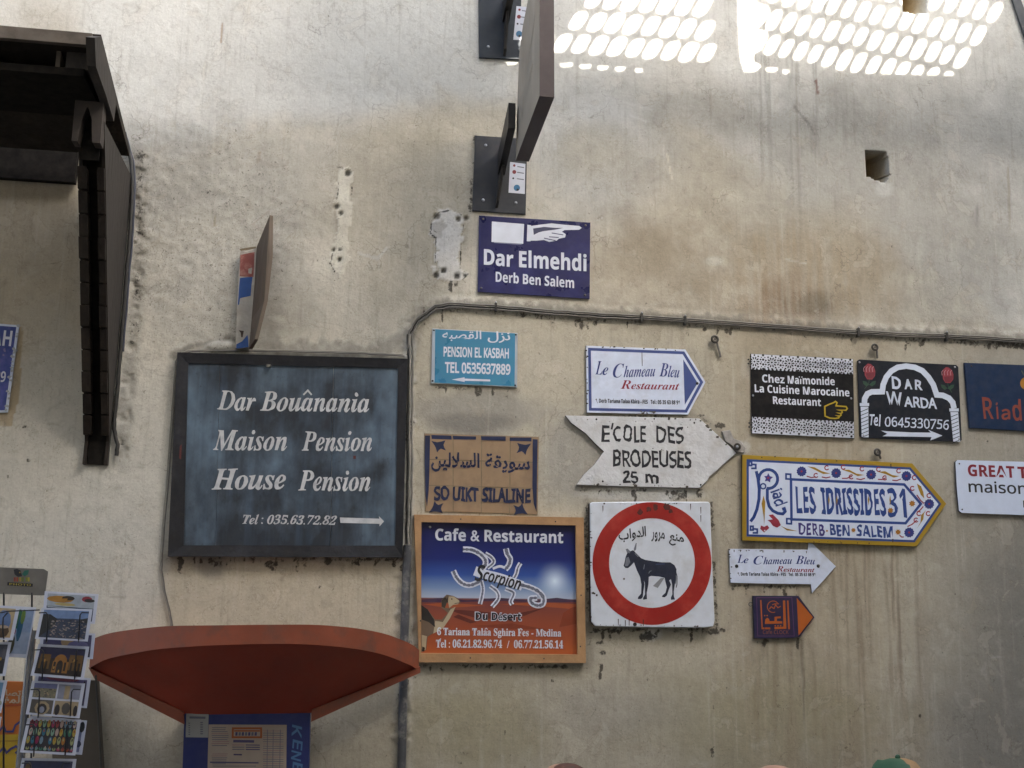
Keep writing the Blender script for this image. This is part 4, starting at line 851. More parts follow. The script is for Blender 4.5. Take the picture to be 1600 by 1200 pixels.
for (cx, cy) in ((168, 355), (892, 388)):
    mb = MB(); mb.stroke(o([(cx, cy+70), (cx-5 if cx < 500 else cx+8, cy+110), (cx-45 if cx < 500 else cx+40, cy+165)]), 1.0, D, lf)
    for s in (-1, 1): mb.poly(o([(cx-2, cy+125), (cx+s*30, cy+95), (cx+s*62, cy+90), (cx+s*55, cy+120), (cx+s*25, cy+142)]), D, lf)
    mb.poly(o([(cx-38, cy-50), (cx-15, cy-70), (cx+12, cy-66), (cx+42, cy-40), (cx+55, cy), (cx+52, cy+45), (cx+25, cy+78), (cx-20, cy+75), (cx-42, cy+40), (cx-45, cy)]), D, rr)
    mb.poly(o([(cx-35, cy+20), (cx+50, cy+10), (cx+45, cy+45), (cx+20, cy+70), (cx-20, cy+68)]), D+.0002, rd)
    for k in (-44, -20, 8, 36): mb.stroke(o([(cx+k-6, cy+6), (cx+k-10, cy-25), (cx+k+4, cy-44)]), .8, D+.0004, mat('rose_pale', '#e0a9b0', .9))
    T.part('rose', mb)
screws(T, [(1343, 566), (1492, 573.5), (1349, 680), (1498.5, 686)], .012, lscrew, 1.7)

# --- dark teal sign cut by the right edge
q = [(1507, 566.5), (1690, 574), (1700, 679), (1515.3, 668.5)]
T = board('plain_blue_sign', 'plain dark blue board with thin orange-red lettering, cut by the right edge', q, .004, .014, mat('teal_navy', '#15345a', .9, .5, .12, 30, '#1d2a3f', .4, 8, spec=.2))
mb = MB(); D = .0144; orr = mat('brick_orange', '#a04a36', .9, .5)
txt(mb, 'R', (1537, 653), (1553, 654), 33, D, orr, 'sans', .02); txt(mb, 'i', (1558, 654), (1561, 654), 25, D, orr, 'sans', .02); txt(mb, 'a', (1565, 655), (1579, 655), 21, D, orr, 'sans', .02); txt(mb, 'd', (1583, 656), (1597, 656), 31, D, orr, 'sans', .02); T.part('lettering', mb)
mb = MB(); mb.disc(1604, 599, 10, D, mat('orange_fruit', '#d3901f', .85, .5)); mb.stroke([(1596, 579), (1600, 586), (1604, 589)], 1.4, D, mat('fruit_stem', '#5b6b50', .9)); T.part('orange_emblem', mb)
screws(T, [(1518, 572)], .014, rust, 1.4)

HAND = 0
# --- white card sign cut by the right edge
q = [(1493, 722), (1496, 718.8), (1600, 721.5), (1720, 726), (1724, 811), (1600, 805), (1503, 801.5), (1498.5, 798), (1495, 760)]
T = board('red_title_sign', 'clean white sign with bold red capitals, cut by the right edge of the photo', q, .006, .018, mat('card_white', '#d2def2', 1.3, .4, .04, 10), mat('card_edge', '#5a5a5c', 1, .6), bev=.001)
mb = MB(); D = .0184; gr = mat('great_red', '#a01f38', .85, .5)
txt(mb, 'GREAT', (1513, 743.5), (1586, 746.5), 18, D, gr, 'bold', .012); txt(mb, 'T', (1591, 747), (1606, 747.5), 18, D, gr, 'bold', .012); txt(mb, 'maison', (1514, 768.5), (1604.5, 772), 17.5, D, ink, 'sans', .014); mb.poly([(1598.5, 782), (1601, 782), (1601.5, 793), (1599, 793)], D, ink); T.part('lettering', mb)
screws(T, [(1499, 724.5), (1503.5, 796)], .018, dscrew, 1.4)

HAND = 0.75
# --- painted arrow with yellow border
q = [(1160, 710.5), (1425.8, 724), (1479, 787), (1432.5, 854), (1160, 844.5)]
T = board('painted_arrow_sign', 'long hand painted arrow sign with yellow border, blue lettering and flowers', q, .006, .024, mat('arrow_yellow', '#c9a31e', .85, .45, .12, 12, '#8d7220', .5, 8), mat('arrow_edge', '#54492a', 1, .7), bev=.002)
D = .0244; ib = mat('idr_blue', '#2450a4', .85, .45, .1, 20); iw = mat('idr_white', '#d8e2f2', 1.3, .45, .05)
mb = MB(); a = inset(q, 6.5); mb.poly(a, D, ib); mb.poly(inset(q, 10), D+.0004, iw); T.part('white_field', mb)
D += .0009; o = lambda pts: [(1140+x*.225, 690+y*.225) for x, y in pts]
mb = MB(); mb.stroke(o([(426, 262), (1213, 298), (1328, 432), (1222, 567), (430, 540)]), 4.0, D, ib, closed=True)
for x, y in ((408, 243), (413, 553)): mb.stroke(o([(x-16, y-18), (x+16, y-16), (x+16, y+18), (x-16, y+16)]), 2.8, D, ib, closed=True)
for x, y in ((150, 160), (160, 608)): mb.stroke(o([(x-15, y-20), (x+3, y-20), (x+3, y+6), (x-15, y+6)]), 2.8, D, ib, closed=True); mb.stroke(o([(x+3, y-2), (x+32, y), (x+32, y+26), (x, y+26)]), 2.8, D+.0002, ib)
T.part('banner_border', mb)
mb = MB(); c = lambda cx, cy, r, a0, a1, n=16: [(cx+r*math.cos(a0+(a1-a0)*i/n), cy+r*math.sin(a0+(a1-a0)*i/n)) for i in range(n+1)]
mb.stroke(o([(185, 205), (198, 260), (206, 330), (204, 400), (190, 470), (168, 525), (145, 555)]), 4.8, D, ib)
mb.stroke(o(c(268, 260, 66, math.pi*.95, math.pi*2.55)), 4.6, D+.0001, ib); mb.stroke(o(c(233, 310, 18, 0, 2*math.pi)), 2.2, D+.0003, ib)
mb.stroke(o([(262, 325), (262, 400), (275, 450), (300, 480), (335, 498), (370, 502), (386, 485), (380, 465), (365, 470)]), 4.6, D+.0002, ib)
txt(mb, 'iad', o([(288, 345)])[0], o([(322, 455)])[0], 19, D+.0002, ib, 'sans', .03, up=(17, -6))
txt(mb, 'LES', (1244.5, 801), (1275, 802), 41, D, ib, 'bold', .012); txt(mb, 'IDRISSIDES', (1284.5, 802.5), (1385, 805.5), 41, D, ib, 'bold', .012); txt(mb, '31', (1388, 807), (1417, 808.5), 45, D, ib, 'bold', .0)
vio = mat('idr_violet', '#4b3f97', .85, .45)
txt(mb, 'DERB', (1249, 835), (1288.5, 837), 18, D, vio, 'bold', .008); txt(mb, 'BEN', (1297, 836.5), (1328, 838), 17.5, D, ib, 'bold', .008); txt(mb, 'SALEM', (1339, 837.5), (1395, 840.5), 17.5, D, ib, 'bold', .008)
T.part('lettering', mb)
mb = MB(); pr = mat('petal_red', '#b8344c', .85, .5); go = mat('leaf_ochre', '#c79a22', .85, .5); og = mat('flower_orange', '#cc8a2c', .85, .5)
for (x, y) in ((500, 207), (740, 219), (983, 229), (1228, 239), (1386, 433), (1247, 631)):
    px_, py_ = o([(x, y)])[0]; fb = MB(); fb.poly([(px_+(8.2 if k % 2 else 7)*math.cos(k*math.pi/12), py_+(8.2 if k % 2 else 7)*math.sin(k*math.pi/12)) for k in range(24)], D, mat('flower_blue', '#2c3f94', .85, .5)); fb.disc(px_, py_, 1.6, D+.0002, pr, n=8); T.part('blue_flower', fb)
for pts in ([(540, 172), (590, 178), (640, 205), (700, 222), (650, 225), (600, 200)], [(780, 195), (830, 195), (880, 222), (935, 232), (890, 240), (840, 215)], [(1030, 210), (1080, 205), (1130, 232), (1180, 240), (1140, 250), (1090, 228)], [(1300, 290), (1330, 310), (1345, 350), (1352, 395), (1328, 370), (1312, 330)], [(1365, 475), (1350, 500), (1345, 540), (1300, 605), (1325, 560), (1330, 510)], [(355, 585), (400, 605), (475, 622), (400, 617)], [(236, 375), (248, 420), (244, 520), (240, 580), (236, 520), (222, 430)]): lb = MB(); lb.poly(o(pts), D+.0001, go); T.part('painted_leaf', lb)
for (x, y) in ((675, 182), (790, 178), (920, 190), (1035, 193), (1175, 203), (600, 235), (845, 245), (1078, 252), (1283, 250), (1270, 325), (1385, 375), (1295, 545), (1380, 500), (1315, 500)):
    px_, py_ = o([(x, y)])[0]; mb.stroke(c(px_, py_, 3.2, .5, 5.6, 10), 1.7, D+.0001, pr)
for a, b in (((535, 240), (600, 245)), ((780, 255), (850, 240)), ((1030, 262), (1090, 250)), ((640, 245), (700, 245)), ((880, 258), (940, 255)), ((1130, 268), (1190, 260)), ((1300, 370), (1350, 430)), ((1345, 450), (1300, 490)), ((1235, 590), (1300, 545)), ((1180, 650), (1210, 662))): mb.stroke(o([a, ((a[0]+b[0])/2, (a[1]+b[1])/2+7), b]), 1.8, D+.0002, pr)
lb = MB(); lb.poly(o([(240, 632), (212, 605), (218, 582), (240, 592), (262, 580), (276, 600)]), D, pr); lb.disc(*o([(244, 618)])[0], 1.2, D+.0002, iw, n=8); T.part('tulip', lb); lb = MB(); lb.poly(o([(262, 545), (300, 540), (270, 510), (300, 505), (340, 545), (356, 580), (330, 598), (300, 585), (283, 560)]), D, pr); T.part('tulip', lb)
mb.poly(o([(268, 218), (280, 240), (302, 246), (284, 262), (282, 284), (264, 272), (244, 276), (252, 256), (240, 240), (260, 238)]), D+.0002, mat('flower_violet', '#4b3f97')); mb.disc(*o([(268, 252)])[0], 1.6, D+.0004, pr, n=8)
for (x, y, r) in ((1118, 478, 5), (1268, 430, 5.5), (860, 615, 4), (1170, 628, 5), (676, 620, 2)):
    px_, py_ = o([(x, y)])[0]; mb.poly([(px_+r*(1 if k % 2 else .62)*math.cos(k*math.pi/8), py_+r*(1 if k % 2 else .62)*math.sin(k*math.pi/8)) for k in range(16)], D+.0004, og)
for x in (690, 745, 965, 1115): 
    px_, py_ = o([(x, 405)])[0]; mb.poly([(px_, py_-8), (px_+1.2, py_), (px_, py_+9), (px_-1.2, py_)], D+.0003, go)
T.part('floral_pattern', mb)
mb = MB(); chips(mb, [(q[3], q[4]), (q[0], q[1])], .0246, rust, 8, 1.6, 3); drips(mb, [(1392, 725), (1395, 842)], .026, rust, 6, 2); T.part('rust_spots', mb)

HAND = 0
# --- small white arrow
q = [(1138.7, 857.5), (1200, 858), (1262.6, 859), (1263.3, 848.3), (1269.5, 849), (1306.3, 885), (1268.8, 927), (1267.3, 913), (1200, 912), (1141.3, 910.5)]
T = board('small_white_arrow_sign', 'small white arrow sign with blue and red script, below the yellow bordered arrow', q, .004, .010, white, steel)
chameau(T, .0104, [(1152, 879.5), (1169, 880), (1177, 882), (1237, 881), (1243, 881), (1273, 882)], [(1213.5, 893), (1272.5, 894)], [(1152.5, 899.3), (1274, 900.3)], 0, 0, 0, (13, 8.5, 5))
mb = MB(); chips(mb, [(q[0], q[2]), (q[9], q[0])], .0103, rust, 9, 1.6, 3); drips(mb, [(1147, 859), (1157, 859), (1192, 860), (1225, 860), (1260, 861)], .0103, rust, 4, 1.5); T.part('rust_spots', mb)
screws(T, [(1151, 884.6), (1278.6, 884.3)], .010, dscrew, 2.8)

# --- small orange and navy arrow
q = [(1176.5, 930.8), (1247.8, 931), (1272.8, 964.5), (1250, 994.8), (1240, 997), (1178.8, 997.6)]
cn = mat('clock_navy', '#28234f', .9, .4, .15, 20); co_ = mat('clock_orange', '#d9701f', .85, .45, .1, 20)
T = board('orange_tip_sign', 'smallest arrow sign, dark purple with an orange tip and orange Arabic emblem', q, .004, .016, cn, mat('arch_navy', '#1f2a38'))
D = .0164; o = lambda pts: [(1100+x*.15, 840+y*.15) for x, y in pts]
mb = MB(); mb.poly(o([(966, 628), (1136, 830), (985, 1020)]), D, co_); T.part('orange_tip', mb)
mb = MB(); mb.stroke(o([(548, 625), (915, 625), (940, 1025), (560, 1025)]), .8, D, mat('clock_violet', '#7a4a80', .9), closed=True)
mb.poly(o([(585, 650), (598, 650), (612, 935), (630, 935), (630, 955), (600, 955)]), D, co_); mb.poly(o([(636, 935), (690, 935), (692, 955), (636, 955)]), D, co_); mb.poly(o([(735, 930), (828, 928), (822, 655), (845, 655), (858, 950), (735, 955)]), D, co_); mb.poly(o([(865, 655), (880, 655), (895, 955), (876, 955)]), D, co_)
mb.stroke(o(c(720, 720, 60, 1.2, 5.6, 14)), 1.2, D+.0001, co_); mb.stroke(o([(680, 745), (700, 720), (730, 740), (745, 700), (770, 730), (800, 715)]), 1.4, D+.0002, co_); mb.stroke(o([(710, 700), (740, 690), (780, 690)]), 1.2, D+.0003, co_)
mb.poly(o([(635, 885), (640, 850), (660, 835), (680, 850), (682, 870), (735, 870), (735, 825), (800, 820), (800, 840), (760, 842), (760, 870), (815, 872), (815, 895), (635, 900)]), D+.0001, co_)
for x, y in ((632, 812), (658, 812), (742, 918), (770, 918), (798, 918)): mb.disc(*o([(x, y)])[0], 1.1, D, co_, n=8)
T.part('emblem', mb)
mb = MB(); txt(mb, 'Cafe CLOCK', (1192, 990.5), (1232.5, 990.8), 6, D, mat('clock_letter', '#a05a48', .9), 'sans', .01); T.part('lettering', mb)
mb = MB(); pts = [P(1174+3*math.cos(a)-1, 944+3*math.sin(a), .012) for a in np.linspace(0, 6.2, 12)]; mb.tube(pts, .0018, steel, 6); T.part('hanging_loop', mb)

# ================================================================== THINGS THAT STAND OUT FROM THE WALL
# --- projecting sign on two steel plates
plate = mat('painted_steel_plate', '#343941', 1.0, .4, .25, 8, '#4a4642', .4, 7); plate_b = mat('painted_steel_blue', '#22303f', 1.0, .35, .25, 8)
arm = mat('black_arm', '#1f1c1b', 1, .45, .25, 12); face = mat('weathered_face', '#8f887c', 1.3, .7, .25, 5, '#6b5a48', .6, 4, stretch=(1, 1, .4)); edge_ = mat('maroon_edge', '#3a2c2b', 1.4, .45, .2, 10)
T = Thing('projecting_sign', 'heavy wooden sign board standing out from the wall on two dark steel plates', 'hanging sign', P(790, 200, .0))
stick = mat('sticker_paper', '#dde2ee', 1.2, .4, .05); skb = mat('sticker_blue', '#3a86b8', .85, .4); skr = mat('sticker_red', '#a03a44', .85, .4); skg = mat('sticker_grey', '#8a8d9a', .9, .4)
for q, m, bolts, st, gus in ((
        [(742.5, 211.5), (824, 217), (821.5, 334.5), (738, 329)], plate, [(759, 227), (755, 312.5), (806, 317), (812, 230)], [(797, 253), (821, 256), (820, 303), (794.5, 301)], ((776, 325), (783, 268), (800, 172))),
        ([(747.5, -30), (815, -26), (813, 92.5), (748.5, 89.7)], plate_b, [(763, 73), (812, 77), (765, -16)], [(807, 9.5), (826, 11), (818, 63), (802, 62)], ((788, 88), (790, 30), (806, -70)))):
    mb = MB(); mb.slab(q, .002, .012, m, None, .001); pl = T.part('wall_plate', mb)
    for x, y in bolts:
        mb = MB(); p = P(x, y, .012); mb.ball(p, .0075, lscrew, 10, 6, (1, .6, 1)); T.part('bolt', mb, pl)
    mb = MB(); mb.poly(st, .0124, stick); a = lambda u, v: quad_at(st, u, v)
    mb.disc(*a(.5, .82), 5, .0128, skb, n=14); mb.disc(*a(.3, .31), 3.2, .0128, skr, n=10); mb.disc(*a(.28, .1), 2.2, .0128, skr, n=5); mb.disc(*a(.25, .52), 1.6, .0128, ink, n=6); mb.disc(*a(.55, .88), 2, .013, ink, n=6)
    for v in (.12, .31, .52): mb.stroke([a(.48, v), a(.92, v+.01)], 1.6, .0128, skg)
    T.part('sticker', mb, pl)
    foot, root, tip = gus
    # arm: a flat bar on edge from the plate out to the board
    Fp = P(*root, .012); x0 = Fp[0]; tipw = PX(tip[0], tip[1], x0)
    dz = .085
    mb = MB()
    t = .016
    aa = [(x0-t, -.012, Fp[2]-dz*.2), (x0-t, tipw[1], tipw[2]-dz), (x0-t, tipw[1], tipw[2]+dz*.4), (x0-t, -.012, Fp[2]+dz*1.1)]
    mb.prism(aa, [(x+2*t, y, z) for x, y, z in aa], arm); T.part('arm', mb)
    G = P(*foot, .012); mb = MB(); aa = [(G[0]-.006, -.012, G[2]), (G[0]-.006, -.05, G[2]+.02), (x0-.006, -.09, Fp[2]), (x0-.006, -.012, Fp[2]+.05)]
    mb.prism(aa, [(x+.012, y, z) for x, y, z in aa], arm); T.part('gusset', mb)
bx = P(805.8, 250, .25)[0]
out = [(805.8, 251), (808, 170), (811, 85), (817, 40), (825, 0), (832, -60), (836, -120), (843, -120), (843, -60), (843, 150)]
A = [PX(x, y, bx) for x, y in out]; th = .060
mb = MB(); B = [p+np.array([th, 0, 0]) for p in A]; n = len(A)
mb.add(A, [tuple(range(n))], face); mb.add(A+B, [(i, n+i, n+(i+1) % n, (i+1) % n) for i in range(n)], edge_); mb.add(B, [tuple(range(n-1, -1, -1))], edge_)
T.part('board', mb)
mb = MB()
for pts in (((828, 70), (823, 105)), ((833, 40), (829, 75)), ((832, 100), (826, 128)), ((836, 15), (833, 45)), ((818, 150), (815, 185))):
    a, b = [PX(x, y, bx-.0015) for x, y in pts]; mb.add([a+[0, 0, .004], a-[0, .01, .006], b-[0, .012, 0], b+[0, 0, .01]], [(0, 1, 2, 3)], mat('worn_scrape', '#a89c8c', .9, .7))
T.part('scrapes', mb)

# --- old blade sign, red and blue paint left on its post
T = Thing('old_blade_sign', 'weathered plank with red and blue paint and a grey board standing out', 'sign', P(385, 540, .0))
pw = mat('old_white_paint', '#b5b0a4', 1.2, .8, .18, 18, '#857a68', .6, 14, bump=.3, bs=50); pr_ = mat('faded_red', '#a85a50', .9, .8, .2, 30, '#b09080', .5, 30); pb_ = mat('faded_blue', '#2f62ac', .85, .7, .15, 30); gw = mat('grey_board', '#6d6052', 1.2, .8, .3, 6, '#4d3f33', .5, 5, bump=.4, bs=25, stretch=(1, 1, .3))
q = [(376, 391), (386, 392), (401, 387), (399, 430), (395, 480), (390, 543), (368, 545), (370, 470), (372, 430)]
mb = MB(); mb.slab(q, .0, .040, pw, None, .003); pk = T.part('post', mb)
mb = MB(); mb.poly(rag([(376, 398), (398, 394), (396, 432), (386, 433), (375, 432)], 1), .0405, pr_); T.part('red_paint', mb, pk)
mb = MB(); mb.poly(rag([(374, 434), (395, 433), (394, 445), (391, 462), (383, 464), (376, 466), (374, 476), (371, 477), (373, 455)], 1), .0405, pb_); T.part('blue_paint', mb, pk); mb = MB(); mb.poly(rag([(369, 538), (378, 534), (386, 524), (388, 528), (389, 543), (369, 544)], .8), .0405, pb_); T.part('blue_paint', mb, pk)
mb = MB(); mb.poly([(373, 516), (381, 517), (379, 527), (377, 527), (376, 520)], .0405, rust); mb.poly([(388, 420), (394, 418), (393, 428), (388, 427)], .0408, pw); mb.poly([(374, 389), (386, 387), (400, 385), (400, 388), (386, 391), (376, 392)], .0410, mat('splintered', '#8a7a5f', .9, .9)); T.part('worn_patch', mb, pk)
def skew_board(inner, outer, d_in, d_out, m, th=.014):
    I = [P(x, y, d_in) for x, y in inner]; O = [P(x, y, d_out) for x, y in outer]; F = I+O[::-1]
    mbx = MB(); Bk = [p+np.array([th, .006, 0]) for p in F]; mbx.prism(F, Bk, m); return mbx
mb = skew_board([(401, 386), (398, 440), (393, 500), (389, 545)], [(421.5, 336), (421, 400), (413, 470), (398, 530)], .041, .20, gw); T.part('board', mb)


# --- cables and pipes
cab = mat('grey_cable', '#8d8980', .85, .6, .2, 30, '#5b564e', .6, 20); cabd = mat('dark_cable', '#34332f', 1, .55, .25, 30); wht = mat('painted_cable', '#b9b4a8', .9, .7, .2, 40, '#4a463f', .6, 30)
def cable(name, label, runs, org, cat='cable', group=None):
    mb = MB()
    for pts, d, r, m in runs: mb.tube([P(x, y, d) for x, y in pts], r, m, 8)
    return single(name, label, cat, mb, org, group)
def dense(pts, k=5, jit=.5):
    out = []
    for a, b in zip(pts[:-1], pts[1:]):
        for i in range(k): t = i/k; out.append((a[0]+(b[0]-a[0])*t+R.uniform(-jit, jit), a[1]+(b[1]-a[1])*t+R.uniform(-jit, jit)))
    return out+[pts[-1]]
C1 = dense(CABLE, 4, .6)
wc_ = cable('wall_cables', 'bundle of old grey cables clipped across the wall above the small signs', [(C1, .018, .0037, cab), ([(x+1, y+3.2) for x, y in C1], .016, .0036, cabd), ([(x+2.4, y+(6.4 if x < 1000 else 5.2)) for x, y in C1], .015, .0035, cab)], P(1000, 493, .01))
for x in (775, 1003, 1071, 1342, 1480):
    y = float(np.interp(x, [c[0] for c in CABLE[4:]], [c[1] for c in CABLE[4:]])) if x > 700 else 475.5
    cm_ = MB(); cm_.slab([(x-1.6, y-4), (x+1.6, y-4), (x+1.8, y+9), (x-1.4, y+9)], .004, .0255, cabd); cm_.ball(P(x, y-5, .016), .004, lscrew, 8, 6); cm_.build('clip', wc_, P(1000, 493, .01))
VC = dense([(640, 522), (641, 560), (640, 620), (640, 700), (639, 790), (638, 850)], 5, .8)
cable('painted_riser_cables', 'paint-clotted vertical cables between the big framed board and the small signs', [(VC, .016, .005, wht), ([(x+4.5, y) for x, y in VC], .014, .004, wht), ([(x-3.5, y) for x, y in VC], .012, .0035, cabd)], P(640, 700, .01))
cable('grey_pipe', 'scuffed grey pipe running down the wall behind the red hood', [([(637, 852), (635, 900), (633, 960), (631, 1030), (629.5, 1100), (627.5, 1200), (625, 1330)], .014, .0185, mat('grey_pipe', '#64666a', .9, .5, .25, 25, '#9a978f', .7, 22))], P(632, 1000, .01), 'pipe')
TC = dense([(632, 556), (560, 552), (450, 549.5), (340, 548), (300, 549), (283, 554), (277, 566), (272, 640), (265, 730), (258, 810), (254, 865), (253, 890), (258, 925), (266, 955), (270.5, 985)], 4, .4)
cable('thin_white_cable', 'pair of thin pale cables looped round the big framed board down to the hood', [(TC, .012, .0030, cab), ([(x-2.6, y-2.2) for x, y in TC], .010, .0026, mat('pale_cable', '#b3aea2', .9, .6))], P(265, 750, .01))
BC = dense([(192, 205), (199, 232), (205, 250), (207, 285), (205, 330), (202, 380), (196, 450), (190, 530), (184, 600), (179, 650), (178, 670), (184, 695), (182, 712)], 4, .5)
cable('console_cable', 'thick black cable following the right side of the carved wooden console', [(BC, .016, .0085, cabd), ([(x+4, y+2) for x, y in BC[:30]], .014, .0045, mat('slate_cable', '#4d5260', 1, .5))], P(198, 400, .01))
cable('hanging_black_wire', 'thin black wire hanging below the left end of the red hood', [([(149.5, 1055), (152, 1090), (155, 1140), (158, 1200), (161, 1290)], .16, .0042, cabd)], P(152, 1060, .16), 'wire')
mb = MB(); mb.slab([(1578, -14), (1590.5, -14), (1642, 128), (1630, 142)], .004, .016, mat('slate_strap', '#565b62', .9, .5, .2, 10)); single('steel_strap', 'slanting flat steel strap at the upper right corner', 'strap', mb, P(1590, 10, .01))

# --- screw hooks
for (x, y, r, tx, ty, lab) in ((1117, 530, 7, 1126, 558, 'rusty screw hook right of the blue bordered pointed sign'), (1367, 542.5, 6.5, 1371, 560, 'screw hook just above the arch and roses sign'), (1371, 706.5, 6.5, 1376, 716, 'screw hook between the roses sign and the yellow bordered arrow')):
    T = Thing('screw_hook', lab, 'hook', P(x, y, .005), 'old screw hooks in the plaster')
    c0 = P(x, y, .022); rr = r/347.
    mb = MB(); pts = [c0+np.array([rr*.72*math.cos(a), 0, rr*.72*math.sin(a)]) for a in np.linspace(0, 2*math.pi, 17)]; mb.tube(pts, rr*.30, mat('hook_iron', '#4f4a43', 1, .5, .3, 60), 8, caps=False); T.part('eye', mb)
    mb = MB(); mb.tube([P(x, y, .0), c0+np.array([0, -.004, 0])], rr*.32, mat('hook_core', '#8a857a', .9, .5), 8); T.part('pin', mb)
    mb = MB(); mb.tube([P(x+r*.5, y+r*.8, .018), P(tx, ty, .010)], .0055, mat('hook_shank', '#8f8b84', .9, .5, .3, 60), 8); T.part('shank', mb)
T = Thing('cement_bolt', 'rusty bolt in a lump of pale cement at the notched white arrow tip', 'bolt', P(1150, 697, .003))
lump = mat('cement_lump', '#bdb9b2', .9, .85, .2, 40, bump=.4, bs=60)
mb = MB(); c0 = P(1152, 697, 0)
mb.slab(rag([(1128, 674), (1142, 671), (1146, 684), (1158, 690), (1166, 700), (1163, 708), (1152, 709), (1143, 697), (1133, 688)], 1.5), -.004, .010, lump, None, .003); T.part('cement', mb)
mb = MB(); mb.tube([P(1152, 698, .0), P(1152, 698, .030)], .017, mat('hook_iron', '#4f4a43'), 12); T.part('bolt_head', mb)
mb = MB(); mb.ball(P(1152, 698, .031), .007, lscrew, 8, 6); T.part('pin', mb)

# --- carved wooden console and eave
wd = mat('blackened_cedar', '#2a241f', 1.35, .7, .4, 7, '#463c33', .5, 9, bump=.4, bs=40, stretch=(1, 1, .35), spec=.12); wside = mat('greyed_cedar', '#4f4b47', 1.0, .75, .3, 6, '#35312d', .6, 6, bump=.35, bs=40, stretch=(1, 1, .25), spec=.12); wdk = mat('shaded_cedar', '#14110f', 1.2, .8, .3, 7, spec=.08); wlt = mat('pale_cedar', '#6a6156', 1.4, .8, .3, 9, '#3a332d', .6, 10, spec=.12)  # darkest cedar has the shade of groove, soffit and back boards in its colour
xb = P(200, 350, .0)[0]
T = Thing('wooden_eave', 'dark carved wooden eave on a long grooved console at the upper left', 'eave', P(190, 700, .0))
pf = [PX(x, y, xb) for x, y in ((163, 190), (164.5, 250), (166, 330), (167, 420), (168.5, 520), (170, 610), (171, 690), (171, 728))]
pd = [(-p[1], p[2]) for p in pf]
pd[-1] = (max(.03, pd[-1][0]-.03), pd[-1][1])
xl = P(122, 260, pd[1][0])[0]; wdt = xb-xl; ck = wdt*.30
def plank(x0, x1, prof, m, mside=None):
    a = [(x0, 0.0, prof[0][1])]+[(x0, -d, z) for d, z in prof]+[(x0, 0.0, prof[-1][1])]; b = [(x1, y, z) for _, y, z in a]
    mbx = MB(); n = len(a)
    mbx.add(a+b, [(i, (i+1) % n, n+(i+1) % n, n+i) for i in range(n)], m); mbx.add(b, [tuple(range(n))], mside or m); mbx.add(a, [tuple(range(n-1, -1, -1))], m); return mbx
T.part('side_board', plank(xb-ck*.45, xb, pd, wd, wside)); T.part('side_board', plank(xl, xl+ck*.45, pd, wd))
T.part('groove_board', plank(xl+ck*.45+.002, xb-ck*.45-.002, [(max(.012, d-.06), z) for d, z in pd], wdk))
zt_, zb_ = pd[0][1]-.16, pd[-1][1]+.12
zz = np.linspace(zt_, zb_, 13); di = lambda z: float(np.interp(-z, [-p[1] for p in pd], [p[0] for p in pd]))
for sx in (0, 1):
    for k in range(12):
        z1, z2 = zz[k]-.003, zz[k+1]+.003; ex = .006+(.010 if k % 3 == 0 else 0)+R.uniform(0, .006)
        x0 = xl-.004 if sx == 0 else xb-ck; x1 = x0+ck+.004 if sx == 0 else xb-.003
        pr2 = [(di(z1)+ex, z1), (di(z2)+ex, z2)]
        mb = MB(); a = [(x0, -pr2[0][0], z1), (x1, -pr2[0][0], z1), (x1, -pr2[1][0], z2), (x0, -pr2[1][0], z2)]; b = [(x, min(-.0, y+.05), z) for x, y, z in a]; mb.prism(a, b, wd); T.part('carved_block', mb)
# capital with its pointed arch
dcap = pd[0][0]+.03; q0 = P(117, 160, dcap); q1 = P(163, 163, dcap); zc0 = P(140, 222, dcap)[2]; zc1 = P(140, 158, dcap)[2]; xa, xz = q0[0], xb-.002; mid_ = (xa+xz)/2-.004; hw = (xz-xa)*.21
a = [(xa, zc1), (xz, zc1), (xz, zc0), (mid_+hw*1.25, zc0), (mid_+hw, zc0+.05), (mid_+hw*.85, zc0+.09), (mid_+hw*.35, zc0+.125), (mid_, zc0+.145), (mid_-hw*.35, zc0+.125), (mid_-hw*.85, zc0+.09), (mid_-hw, zc0+.05), (mid_-hw*1.25, zc0), (xa, zc0)]
mb = MB(); mb.prism([(x, -dcap, z) for x, z in a], [(x, -dcap+.06, z) for x, z in a], mat('capital_wood', '#3a322c', 1.6, .75, .3, 12)); T.part('arched_capital', mb)
mb = MB(); mb.box((xl+ck*.5, -pd[0][0]+.03, zc0-.05), (xb-ck*.5, -pd[0][0]+.035, zc1), wdk); T.part('arch_back', mb)
xe = xb+.012
Ar, Br = PX(158, 54, xe), PX(203, 232, xe); Br[1] = min(Br[1], -.004)
XL = -3.1
nrm = np.array([0, 0, 1.0])
def sheet(p, q_, x0, x1, tz, m): 
    mbx = MB(); a = [(x0, p[1], p[2]), (x0, q_[1], q_[2]), (x0, q_[1], q_[2]-tz), (x0, p[1], p[2]-tz)]; mbx.prism(a, [(x1, y, z) for _, y, z in a], m); return mbx
T.part('roof_boards', sheet(Ar, Br, XL, xe, .035, wd))
mb = MB(); a = [PX(x, y, xe+.004) for x, y in ((148, 59), (158, 57), (181, 146), (182, 160), (178, 190), (166, 150), (150, 104))]; mb.prism([(xe-.028, p[1], p[2]) for p in a], [(xe+.004, p[1], p[2]) for p in a], wside); T.part('end_board', mb)
dA = -Ar[1]; zA = Ar[2]
mb = MB(); mb.box((XL, -dA-.012, zA-.052), (xe-.03, -dA+.012, zA-.004), wlt); T.part('front_lath', mb)
